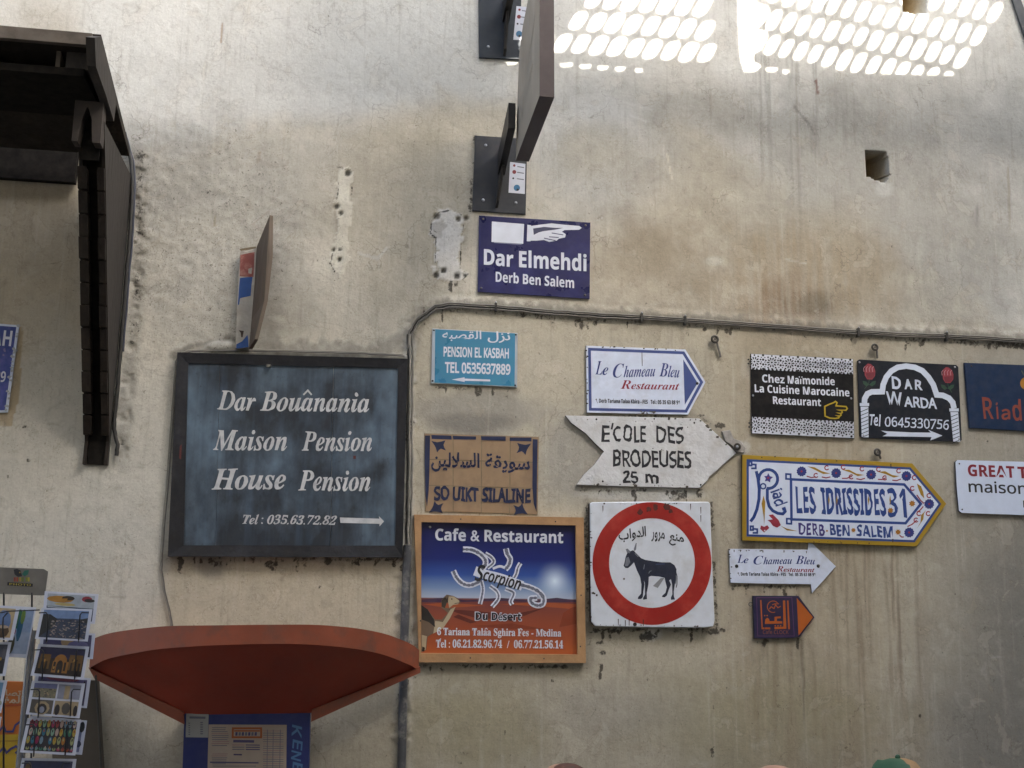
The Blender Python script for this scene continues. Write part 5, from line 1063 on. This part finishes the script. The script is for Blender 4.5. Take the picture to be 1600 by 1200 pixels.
for (x0, x1, y0, y1, m) in ((102, 148, 76, 106, wside), (86, 97, 62, 104, wlt), (-40, -4, 70, 100, wd), (-120, -80, 68, 98, wd)):
    p0, p1 = P(x0, y1, dA-.06), P(x1, y0, dA-.06); mb = MB(); mb.box((p0[0], -dA+.06, p0[2]), (p1[0], -dA+.35, p1[2]), m); T.part('rafter_end', mb)
p0, p1 = P(-300, 178, .30), P(122, 142, .30); mb = MB(); mb.box((XL, -.30, P(60, 180, .30)[2]), (p1[0], -.22, P(60, 142, .30)[2]), wdk); T.part('cross_beam', mb)
mb = MB(); mb.box((XL, -.045, P(60, 283, .03)[2]), (P(124, 220, .03)[0], -.012, P(60, 120, .03)[2]), wdk); T.part('wall_board', mb)
p0 = P(60, 100, dA-.1); mb = MB(); mb.box((XL, -dA+.05, zA-.15), (xe-.06, -.20, zA-.12), wdk); T.part('soffit', mb)

# --- public telephone hood
hood = mat('hood_red', '#9c5034', 1.0, .5, .2, 6, '#5a4238', .8, 9, bump=.05); hin = mat('hood_inside', '#6e2818', 2.5, .55, .2, 6); kb = mat('kiosk_blue', '#2b3a80', .85, .4, .15, 7)
T = Thing('telephone_hood', 'rust red fan shaped telephone hood on a blue back panel with price sheets', 'phone booth', P(385, 1250, .0))
TP = [(143, 999), (165, 991), (190, 986), (230, 981), (270, 978), (344, 977), (435, 976), (498, 976.5), (557, 981.7), (600, 990), (628, 1000), (645, 1008), (655, 1016)]
BP = [(137, 1044), (160, 1032), (187, 1025), (230, 1017.5), (270, 1012.5), (344, 1008), (435, 1006), (498, 1008), (557, 1014), (600, 1023), (628, 1033.5), (645, 1041), (656.5, 1048)]
TP = crv(TP, 4); BP = crv(BP, 4)
n = len(TP); tt = [i/(n-1) for i in range(n)]; xs_ = [(x-137)/520 for x, _ in TP]
dp = [.07+.42*max(0, math.sin(math.pi*min(1, max(0, u))))**.75 for u in xs_]
LP = [(286+200*max(0, min(1, u)), 1117-3*u) for u in xs_]
TW = [P(x, y, d) for (x, y), d in zip(TP, dp)]; BW = [np.array([a[0], a[1], P(x, y, d)[2]]) for (x, y), d, a in zip(BP, dp, TW)]; LW = [P(x, y, .15) for x, y in LP]
IN = [p+np.array([0, .02, -.0]) for p in BW]
mb = MB(); mb.grid([TW, BW], hood); mb.grid([BW, IN], hood); T.part('rim', mb)
mb = MB(); rows = []
for k in range(9):
    u = k/8; rows.append([a*(1-u)+b*u for a, b in zip(IN, LW)])
mb.grid(rows, hin); T.part('inner_shell', mb)
mb = MB(); rows = []
for k in range(9):
    u = k/8; rows.append([a*(1-u)+(b+np.array([0, .03, .05]))*u+np.array([0, 0, .04*math.sin(math.pi*u)]) for a, b in zip(TW, LW)])
mb.grid(rows, hood); T.part('outer_shell', mb)
for (a, b, c_, d_) in (((138, 1043, .10), (286, 1112, .165), (288, 1132, .165), (148, 1061, .10)), ((656.5, 1042, .10), (487, 1109, .165), (486, 1128, .165), (657, 1051, .10))):
    F = [P(*v) for v in (a, b, c_, d_)]; mb = MB(); mb.prism(F, [p+np.array([0, .035, 0]) for p in F], hood); T.part('flange', mb)
q = [(288, 1114), (485, 1114), (478, 1420), (277, 1420)]
mb = MB(); mb.slab(q, .0, .150, kb, None, .003); bp_ = T.part('back_panel', mb)
mb = MB(); pap = mat('thin_paper', '#b9bcb9', .85, .7, .06); pw2 = mat('price_paper', '#c9b9a8', .85, .45, .12, 12); gl = mat('print_grey', '#77798a', .9, .6); og2 = mat('print_orange', '#c06a34', .85, .6); pbl = mat('print_violet', '#5a5580', .9, .6); ppk = mat('print_rose', '#b48a8c', .9, .6)
D = .1508; mb.poly([(291, 1115), (326, 1115.5), (325, 1152.5), (290, 1152)], D, pap); mb.stroke([(296, 1121), (321, 1121.5)], 3.4, D+.0003, gl)
for k in range(6): mb.stroke([(294.5, 1130+k*3.5), (297, 1130+k*3.5)], 1.6, D+.0003, gl); mb.stroke([(313, 1129+k*3.5), (317, 1129+k*3.5)], 1.8, D+.0003, gl)
T.part('notice_paper', mb)
mb = MB(); mb.poly([(326, 1132), (448, 1132.5), (446, 1330), (321, 1330)], D, pw2)
mb.stroke([(364, 1138), (408, 1138), (408, 1152), (363.5, 1152)], 3.2, D+.0003, og2, closed=True); mb.stroke([(366, 1142), (406, 1142)], 2.4, D+.0005, og2)
for k in range(7): mb.poly([(368+k*5, 1144), (371.5+k*5, 1144), (371+k*5, 1149.5), (367.5+k*5, 1149.5)], D+.0004, gl if k % 2 else pbl)
mb.stroke([(364.5, 1158), (397, 1158.5)], 4, D+.0003, pbl)
for k, (a, b) in enumerate(((363, 406), (363, 406), (363, 406))): mb.stroke([(a, 1164+k*3.4), (382, 1164+k*3.4)], 1.3, D+.0003, ppk if k == 0 else gl); mb.stroke([(384, 1164+k*3.5), (b, 1164.3+k*3.5)], 1.5, D+.0003, pbl)
mb.stroke([(365, 1179), (378, 1179.3)], 2.2, D+.0003, pbl)
for k in range(16): mb.stroke([(330+R.uniform(0, 2), 1137+k*3.1+(10 if k > 9 else 0)), (358-R.uniform(0, 6), 1137+k*3.1+(10 if k > 9 else 0))], 1.0, D+.0003, gl if R.random() < .6 else ppk)
for k in range(20): mb.stroke([(411, 1142+k*3.4), (443, 1142.3+k*3.4)], .9, D+.0003, gl if k % 3 else ppk)
for x in (418, 427, 438): mb.stroke([(x, 1140), (x-1, 1210)], .9, D+.0004, gl)
mb.stroke([(328, 1191), (404, 1192)], 2, D+.0003, pbl)
for k in range(8): mb.stroke([(332, 1197+k*5), (400, 1197+k*5)], 1, D+.0003, gl)
T.part('price_sheet', mb)
mb = MB(); lbl = mat('graffiti_blue', '#5f92c4', .85, .6)
for t, y0, y1, xo in (('K', 1132, 1150, 457), ('E', 1155, 1169, 458), ('N', 1172, 1186, 456), ('E', 1190, 1205, 458), ('R', 1210, 1226, 456)): txt(mb, t, (xo, y0), (xo-1, y1), 15, .1506, lbl, 'sans', .02, up=(15, 4))
T.part('graffiti', mb)

# --- notice board with orange poster
T = Thing('orange_poster_board', 'orange and yellow poster board with white Arabic lettering, behind the postcard rack', 'poster', (P(0, 1130, .95)[0], -.95, 0))
mb = MB(); mb.slab([(-140, 1060), (49, 1066), (27, 1216), (-150, 1212)], .93, .95, mat('poster_orange', '#c8702a', .85, .5, .15, 5)); T.part('panel', mb)
mb = MB(); D = .9505; mb.poly([(-150, 1152), (40, 1147), (27, 1216), (-150, 1212)], D, mat('poster_yellow', '#c6a526', .85, .5, .1, 6)); mb.stroke([(-60, 1108), (0, 1103), (36, 1101), (46, 1090)], 2.5, D+.0005, mat('poster_red', '#b0502a', .9, .5)); mb.stroke([(-60, 1160), (36, 1157)], 2, D+.0009, mat('poster_ochre', '#a3802a', .9, .5)); T.part('colour_field', mb)
mb = MB(); wp = mat('poster_letter', '#c9b49a', .9, .5); bl2 = mat('poster_blue', '#3a3c78', .9, .5)
txt(mb, '\uFE8E\uFEBC\uFE97\uFE8D', (8, 1087), (36, 1088), 10, D+.001, wp, off=.03, arab=True); txt(mb, '\uFED0\uFEE4\uFEDF\uFE8D', (4, 1098.5), (35, 1099.5), 12, D+.001, wp, off=.03, arab=True)
mb.stroke([(-20, 1146), (-2, 1143), (6, 1134), (9, 1143), (20, 1143), (24, 1133), (31, 1128), (37, 1135), (36, 1143)], 3, D+.0012, bl2); mb.stroke([(-30, 1180), (-2, 1176), (6, 1168), (10, 1176), (17, 1170), (25, 1166), (31, 1171), (24, 1177)], 3.4, D+.0012, bl2)
T.part('lettering', mb)
for x in (-120, 10):
    p = P(x, 1200, .94); mb = MB(); mb.box((p[0]-.02, -.94+.012, 0), (p[0]+.02, -.94+.05, p[2]), wood); T.part('leg', mb)

# --- postcard rack
DR = 1.50; wire = mat('rack_wire', '#3a3d44', 1, .35, .2, metal=.6); chrome = mat('rack_chrome', '#c8ccd2', .9, .2, .05, metal=.9)
px0 = P(40, 1100, DR-.10)
T = Thing('postcard_rack', 'wire postcard rack with a scuffed grey header plate, at the lower left corner', 'rack', (px0[0], px0[1], 0))
mb = MB(); mb.tube([(px0[0], px0[1], 0.02), (px0[0], px0[1], P(40, 985, DR-.1)[2])], .012, chrome, 12); T.part('pole', mb)
mb = MB(); mb.tube([(px0[0], px0[1], 0.0), (px0[0], px0[1], .035)], .24, wire, 24); T.part('base', mb)
hg = mat('header_grey', '#8b8881', .85, .6, .25, 16, '#5e5b55', .7, 10)
mb = MB(); mb.slab([(-60, 884), (68, 889), (75, 893), (70, 930), (64, 930.5), (-60, 926)], DR-.102, DR-.098, hg); hp = T.part('header_plate', mb)
mb = MB(); D = DR-.0975; o = lambda pts: [(x*.13333, 880+y*.13333) for x, y in pts]
mb.poly(o([(160, 75), (200, 65), (240, 85), (260, 150), (210, 160), (170, 130)]), D, mat('bird_dark', '#33363a', 1)); mb.poly(o([(255, 130), (290, 85), (340, 80), (330, 130), (290, 155)]), D, mat('bird_teal', '#2f7a6a', .9)); mb.disc(*o([(232, 108)])[0], 1.2, D+.0004, mat('bird_yellow', '#c0a040', .9), n=6)
for x, h in ((160, '#a5483a'), (190, '#b0533a'), (225, '#b9a13f'), (255, '#7a8a3c'), (300, '#8a9a3f'), (325, '#c0b24a')): mb.poly(o([(x, 165), (x+24, 165), (x+22, 215), (x+2, 215)]), D+.0003, mat('logo_'+h[1:], h, .9))
mb.poly(o([(88, 222), (385, 240), (382, 276), (84, 260)]), D, mat('logo_black', '#23252a', 1)); txt(mb, 'PHOTO', o([(108, 255)])[0], o([(362, 268)])[0], 3.2, D+.0005, mat('logo_c0b24a', '#c0b24a'), 'bold'); T.part('emblem', mb, hp)
for x0, x1 in ((6, 5.5), (50, 48)):
    mb = MB(); mb.tube([P(x0, 926, DR-.1), P(x1, 1330, DR-.1)], .0028, wire, 6); T.part('upright', mb)
def px_curve(pts, d, r=.0022):
    mb = MB(); mb.tube([P(x, y, d) for x, y in pts], r, wire, 6); return mb
def colors(hs): return [mat('card_'+h[1:], h, .85, .35, .18, 60) for h in hs]
cardw = mat('card_white_border', '#d8e0f2', .95, .3, .05)
def card(label, q, d, draw, tilt=.012):
    c = mid(q); mb = MB()
    F = [P(q[0][0], q[0][1], d-tilt), P(q[1][0], q[1][1], d-tilt), P(q[2][0], q[2][1], d), P(q[3][0], q[3][1], d)]
    mb.prism(F, [p+np.array([0, .0012, 0]) for p in F], cardw)
    def at(u, v, l=0): return tuple((F[0]*(1-u)+F[1]*u)*(1-v)+(F[3]*(1-u)+F[2]*u)*v+np.array([0, -.0004-l*.0002, 0]))
    def pl(pts, m, l=1): mb.add([at(u, v, l+mb.k*.02) for u, v in pts], [tuple(range(len(pts)))], m); mb.k += 1
    draw(pl); single('postcard', label, 'postcard', mb, P(c[0], c[1], d), 'postcards in the rack')
def ell(u, v, a, b, n=10, ph=0): return [(u+a*math.cos(2*math.pi*i/n+ph), v+b*math.sin(2*math.pi*i/n+ph)) for i in range(n)]
box = lambda a, b, c, d: [(a, b), (c, b), (c, d), (a, d)]
def city(pl):
    s, h, g, a, b, c = colors(['#7f9cc8', '#3d4a63', '#33383c', '#9a938f', '#6b6668', '#b8aaa0'])
    pl(box(.06, .06, .94, .34), s); pl(box(.06, .32, .94, .94), h); pl([(.06, .2), (.2, .2), (.35, .34), (.3, .6), (.06, .94)], g); pl([(.8, .33), (.94, .28), (.94, .45), (.8, .42)], g)
    for k in range(150):
        u = R.uniform(.25, .92); v = R.uniform(.36, .92); r = R.uniform(.008, .022); pl(box(u-r, v-r*.8, u+r, v+r*.8), R.choice([a, b, c, g, a]), 2)
def night(pl):
    s, g, b, k, l = colors(['#2b2f52', '#7a5a2e', '#a87436', '#241f20', '#c79a4a'])
    pl(box(.06, .08, .94, .92), s); pl(box(.06, .42, .94, .92), k); pl(box(.1, .3, .3, .75), g); pl(box(.66, .28, .92, .75), g); pl(box(.36, .5, .66, .85), b); pl(ell(.5, .48, .12, .2, 14), b); pl(ell(.5, .62, .06, .16), k, 2); pl(box(.44, .62, .56, .88), k, 2)
    for u in (.16, .24, .72, .8, .87, .4, .6): pl(box(u-.02, .52, u+.02, .78), k, 3)
    for u, v in ((.2, .5), (.5, .8), (.76, .45), (.4, .7)): pl(ell(u, v, .015, .05), l, 4)
def four(pl):
    s, a, b, c, k, e = colors(['#7880b0', '#8d8a72', '#9aa0b4', '#b9a684', '#2c2a30', '#5d5a55'])
    pl(box(.06, .06, .49, .48), a); pl(box(.06, .06, .49, .2), s); pl(box(.52, .06, .94, .48), b); pl(box(.06, .54, .47, .94), e); pl(box(.5, .54, .94, .94), c)
    for q in range(50): u = R.uniform(.07, .47); v = R.uniform(.22, .46); pl(box(u-.012, v-.015, u+.012, v+.015), R.choice([a, e, c]), 2)
    pl(box(.64, .1, .74, .48), c, 2); pl(ell(.28, .78, .14, .2), c, 2); pl(ell(.28, .8, .09, .15), k, 3); pl(ell(.28, .83, .05, .1), b, 4); pl(ell(.72, .75, .08, .17), e, 2); pl(ell(.56, .8, .05, .16), k, 2); pl(ell(.9, .8, .04, .16), k, 2)
def slippers(pl):
    k, *cs = colors(['#2a2a35', '#a03a44', '#3f8a72', '#8ab8a0', '#c0a84a', '#b85a3a', '#7a9ab0', '#b03a6a', '#c8b0a8', '#c07a2a', '#2a7a9a', '#a8b07a'])
    pl(box(.06, .07, .94, .93), k)
    for r in range(4):
        for q in range(11):
            if r == 2 and q in (4, 9): continue
            u = .1+q*.08+(r % 2)*.015; v = .14+r*.24; pl(ell(min(u, .92), min(v, .9), .032, .115 if r < 3 else .05, 10, .3), cs[(q*5+r*7+q*q) % len(cs)], 2); pl(ell(min(u, .92), min(v, .9)-.035, .012, .045), k if (q+r) % 3 == 0 else cs[(q+r) % len(cs)], 3)
def plain(sky, ground, extra=()):
    def f(pl):
        a, b = colors([sky, ground]); pl(box(.06, .07, .94, .55), a); pl(box(.06, .5, .94, .93), b)
        for (u, v, ra, rb, h) in extra: pl(ell(u, v, ra, rb), colors([h])[0], 2)
    return f
card('postcard of orange tents and a red car, top back card of the right column', [(70, 923.5), (154, 928.5), (148, 975), (66, 968)], DR-.06, plain('#b9c4cc', '#3a4560', ((.3, .25, .25, .12, '#c08a3a'), (.45, .2, .12, .08, '#3a3026'), (.8, .2, .1, .1, '#a03348'), (.85, .24, .1, .06, '#22252a'), (.4, .42, .2, .05, '#cdbb7a'))))
card('postcard showing a slope of old arch doors, mostly hidden behind the city view card', [(64, 988), (149, 990), (145, 1030), (60, 1028)], DR-.06, plain('#4a4a70', '#33304a', ((.5, .35, .12, .2, '#a8906a'), (.7, .5, .2, .2, '#6a6a90'))))
card('dark violet postcard behind the four-picture card', [(56, 1052), (142, 1060), (135.5, 1106.5), (48, 1100)], DR-.06, plain('#5a5680', '#3c3a5e', ((.9, .4, .03, .3, '#22202c'), (.5, .1, .3, .08, '#7a3a4a'))))
card('pale blue postcard behind the slippers card', [(48, 1118), (136, 1126), (128, 1179.5), (40, 1172)], DR-.06, plain('#7a86ac', '#8a94b8', ((.93, .2, .05, .16, '#202a30'), (.9, .7, .06, .1, '#33405a'))))
card('postcard of a white hillside city under blue sky', [(65, 949.5), (144.5, 952), (137, 1002.5), (54.5, 998)], DR, city)
card('postcard of lit arches at night', [(60, 1006), (139.5, 1010.5), (130.5, 1062.5), (47.5, 1055.5)], DR, night)
card('postcard with four small pictures', [(50, 1063.5), (133, 1068), (124, 1122.5), (40, 1116)], DR, four)
card('postcard of rows of colourful slippers', [(43, 1122), (126.5, 1124.5), (117.5, 1180.5), (31, 1175.5)], DR, slippers)
card('postcard with a dark blue night view at the bottom edge of the photo', [(34, 1184.5), (119.5, 1186), (112, 1242), (25, 1237)], DR, plain('#33395e', '#2c2a3a', ((.15, .3, .06, .2, '#6a563a'),)))
card('postcard of a green parrot by a palm, next to the arch view card', [(22, 947), (56.5, 949), (42, 1028), (6, 1026)], DR-.03, plain('#9ab2d4', '#a9bcd8', ((.3, .25, .2, .2, '#3f7a5a'), (.45, .4, .12, .3, '#2f6a8a'), (.2, .5, .1, .08, '#a8323e'), (.2, .75, .15, .2, '#4a4a35'), (.5, .2, .1, .15, '#7a9a4a'))))
card('postcard of a pointed arch over a sunlit town, cut by the left edge', [(-60, 942), (31, 948), (20, 1000.5), (-66, 996)], DR-.005, plain('#c8b48a', '#c2a882', ((.76, .48, .14, .36, '#6f8bb8'), (.76, .75, .14, .2, '#5a4636'), (.78, .62, .1, .05, '#cdb8a0'))))
card('dark postcard of a lamplit alley, cut by the left edge', [(-64, 1002), (18, 1003.5), (8, 1056.5), (-70, 1054)], DR-.005, plain('#4a5060', '#2d3038', ((.85, .5, .02, .05, '#c09a4a'), (.7, .4, .05, .2, '#6a6a70'), (.9, .3, .04, .2, '#5a5e6a'))))
card('postcard of a blue sea coast, cut by the left edge', [(-70, 1061), (11.5, 1063), (1.5, 1114), (-78, 1112)], DR-.005, plain('#6f9cc0', '#3f6f98', ((.9, .7, .08, .1, '#a8b0a0'),)))
card('lowest postcard of the left column, showing a pale building', [(-78, 1119), (2.5, 1120), (-6, 1172), (-86, 1170)], DR-.005, plain('#8a9ab8', '#a89a84'))
wl = DR+.006
mb = MB()
for (x1, x2, yt, yb) in ((75, 125, 958, 1003), (68, 119, 1016, 1063), (62, 112, 1078, 1121), (55, 104, 1133, 1182), (48, 97, 1193, 1245)):
    for x, s in ((x1, -1), (x2, 1)):
        mb.tube([P(x+s*14, yt-.5, wl), P(x+s*3, yt-1, wl), P(x, yt+3, wl), P(x-1.2, (yt+yb)/2, wl), P(x-2.2, yb-4, wl), P(x-2.6, yb, wl-.02)], .0020, wire, 6)
mb.tube([P(-20, 958, wl), P(4, 957, wl), P(12, 955, wl), P(62, 953, wl-.01)], .002, wire, 6); mb.tube([P(6, 998, wl), P(4, 985, wl), P(5, 965, wl), P(12, 957, wl)], .002, wire, 6)
T.part('card_holders', mb)

# --- board leaning at the wall behind the rack
mb = MB(); mb.slab([(80, 1062), (152, 1064), (160, 1200), (170, 1500), (86, 1500)], .02, .06, mat('brown_board', '#5e564a', .85, .8, .25, 5, '#443d34', .5, 5, stretch=(1, 1, .3))); single('brown_plank', 'dull brown board standing against the wall beside the postcard rack', 'board', mb, (P(120, 1200, .03)[0], -.03, 0))

# ================================================================== PEOPLE
skin = mat('skin', '#c79a7e', .85, .5, .08, 20); hairm = mat('auburn_hair', '#5e3524', .9, .6, .3, 60, stretch=(1, 1, .3)); eyew = mat('eye', '#2a2320', 1, .3); lip = mat('lip', '#9a5a4c', .85, .5)
def person(label, top, dist_d, shirt, trousers, look, hair=None, headm=None):
    c = P(top[0], top[1], dist_d); H = c[2]; s = H/1.70
    me = bpy.data.meshes.new('person'); V = []; Rr = []; Ed = []
    def v(x, y, z, r, par=None):
        V.append((x*s, y*s, z*s)); Rr.append(r*s)
        if par is not None: Ed.append((par, len(V)-1))
        return len(V)-1
    pel = v(0, 0, .93, .145); ab = v(0, 0, 1.10, .135, pel); ch = v(0, .0, 1.28, .155, ab); sh = v(0, 0, 1.41, .10, ch); nk = v(0, -.005, 1.49, .052, sh); h1 = v(0, .012, 1.545, .070, nk); h2 = v(0, .01, 1.60, .082, h1); h3 = v(0, .005, 1.645, .066, h2)
    for sx in (-1, 1):
        a = v(sx*.155, 0, 1.39, .062, sh); b = v(sx*.205, .02, 1.18, .044, a); e = v(sx*.215, .06, .98, .036, b); w_ = v(sx*.215, .12, .86, .026, e); v(sx*.212, .14, .80, .034, w_)
        hp_ = v(sx*.09, 0, .88, .09, pel); k = v(sx*.10, .01, .50, .056, hp_); an = v(sx*.10, -.02, .10, .040, k); f = v(sx*.105, .03, .045, .038, an); v(sx*.11, .15, .035, .030, f)
    me.from_pydata(V, Ed, []); ob = bpy.data.objects.new('person', me); COL.objects.link(ob)
    sk = ob.modifiers.new('Skin', 'SKIN'); sv = me.skin_vertices[0].data
    for i, r in enumerate(Rr): sv[i].radius = (r, r*(.72 if i in (0, 1, 2) else 1.0))
    sv[0].use_root = True
    ss = ob.modifiers.new('Sub', 'SUBSURF'); ss.levels = 2; ss.render_levels = 2
    bpy.context.view_layer.update(); dg = bpy.context.evaluated_depsgraph_get(); me2 = bpy.data.meshes.new_from_object(ob.evaluated_get(dg)); bpy.data.objects.remove(ob)
    me2.name = 'person'; me2.materials.clear()
    for m in (skin, shirt, trousers, dscrew): me2.materials.append(m)
    zm = max(q.co.z for q in me2.vertices); f = H/zm
    for q in me2.vertices: q.co.z *= f
    for p_ in me2.polygons:
        z = p_.center.z/s; x = abs(p_.center.x)/s
        p_.material_index = 3 if z < .09 else (2 if z < .95 and x < .19 else (1 if z < 1.47 and not (x > .19 and z < .97) else 0)); p_.use_smooth = True
    o = bpy.data.objects.new('person', me2); COL.objects.link(o); o.location = (c[0], c[1], 0); o.rotation_euler = (0, 0, look); o['label'] = label; o['category'] = 'person'
    hz = 1.60*s*f
    mb = MB()
    mb.ball((0, .088*s, hz-.02), .016*s, skin, 8, 6, (.8, 1.2, 1.3))
    for sx in (-1, 1):
        mb.ball((sx*.033*s, .077*s, hz+.005), .011*s, eyew, 8, 6); mb.ball((sx*.083*s, 0, hz-.015), .026*s, skin, 8, 6, (.4, .8, 1.2))
    mb.ball((0, .078*s, hz-.065*s), .022*s, lip, 8, 5, (1.1, .4, .35)); mb.build('face', o)
    return o, s, hz, H
def cap_rows(H, hz, s, drop, k=1.0, up=.006):
    rows = []
    for i in range(9):
        a = math.pi/2*i/8*drop; z = H+up-(1-math.cos(a))*.105*s*1.1; r = .089*s*k*math.sin(a)**.8 if i else .001
        rows.append([(r*math.cos(2*math.pi*j/24), r*1.08*math.sin(2*math.pi*j/24)-.006, z) for j in range(25)])
    return rows
o1, s1, hz1, H1_ = person('person with short auburn hair whose crown just shows at the bottom of the photo', (886, 1195.5), 1.25, mat('shirt_blue', '#3d4a63', .9, .8), mat('jeans', '#2c3442', .9, .8), 0.4)
mb = MB(); mb.grid(cap_rows(H1_, hz1, s1, 1.15), hairm); mb.build('hair', o1)
o2, s2, hz2, H2_ = person('bald person with a pale crown at the bottom edge, right of the auburn head', (1213, 1198), 1.25, mat('shirt_sand', '#8d8470', .9, .8), mat('trousers_brown', '#4a4034', .9, .8), -0.3)
o3, s3, hz3, H3_ = person('person in a patchwork cap of green and tan panels, at the bottom right', (1404, 1209), 1.30, mat('shirt_green', '#4a5a48', .9, .8), mat('jeans', '#2c3442'), 0.45)
cg = mat('cap_green', '#1f5a3a', .85, .7, .15, 30); ct = mat('cap_tan', '#b08a5c', .85, .7, .15, 30)
mb = MB(); rows = cap_rows(H3_, hz3, s3, 1.1, 1.16, .050)
for r_, i in zip(rows, range(9)): rows[i] = [(x, y, z+(.012*math.cos(3*math.atan2(y, x)) if i > 2 else 0)) for x, y, z in r_]
for j in range(0, 24, 8): mb.grid([[r_[q_] for q_ in range(j, j+9)] for r_ in rows], cg if (j//8) % 2 else ct)
cp_ = mb.build('cap', o3)
mb = MB(); mb.ball((0, 0, H3_+.052), .009, cg, 8, 6); mb.build('cap_button', cp_)
mb = MB(); last = rows[-1]; mb.grid([last, [(x*1.32, y*1.32, z-.022) for x, y, z in last]], ct); mb.build('cap_brim', cp_)
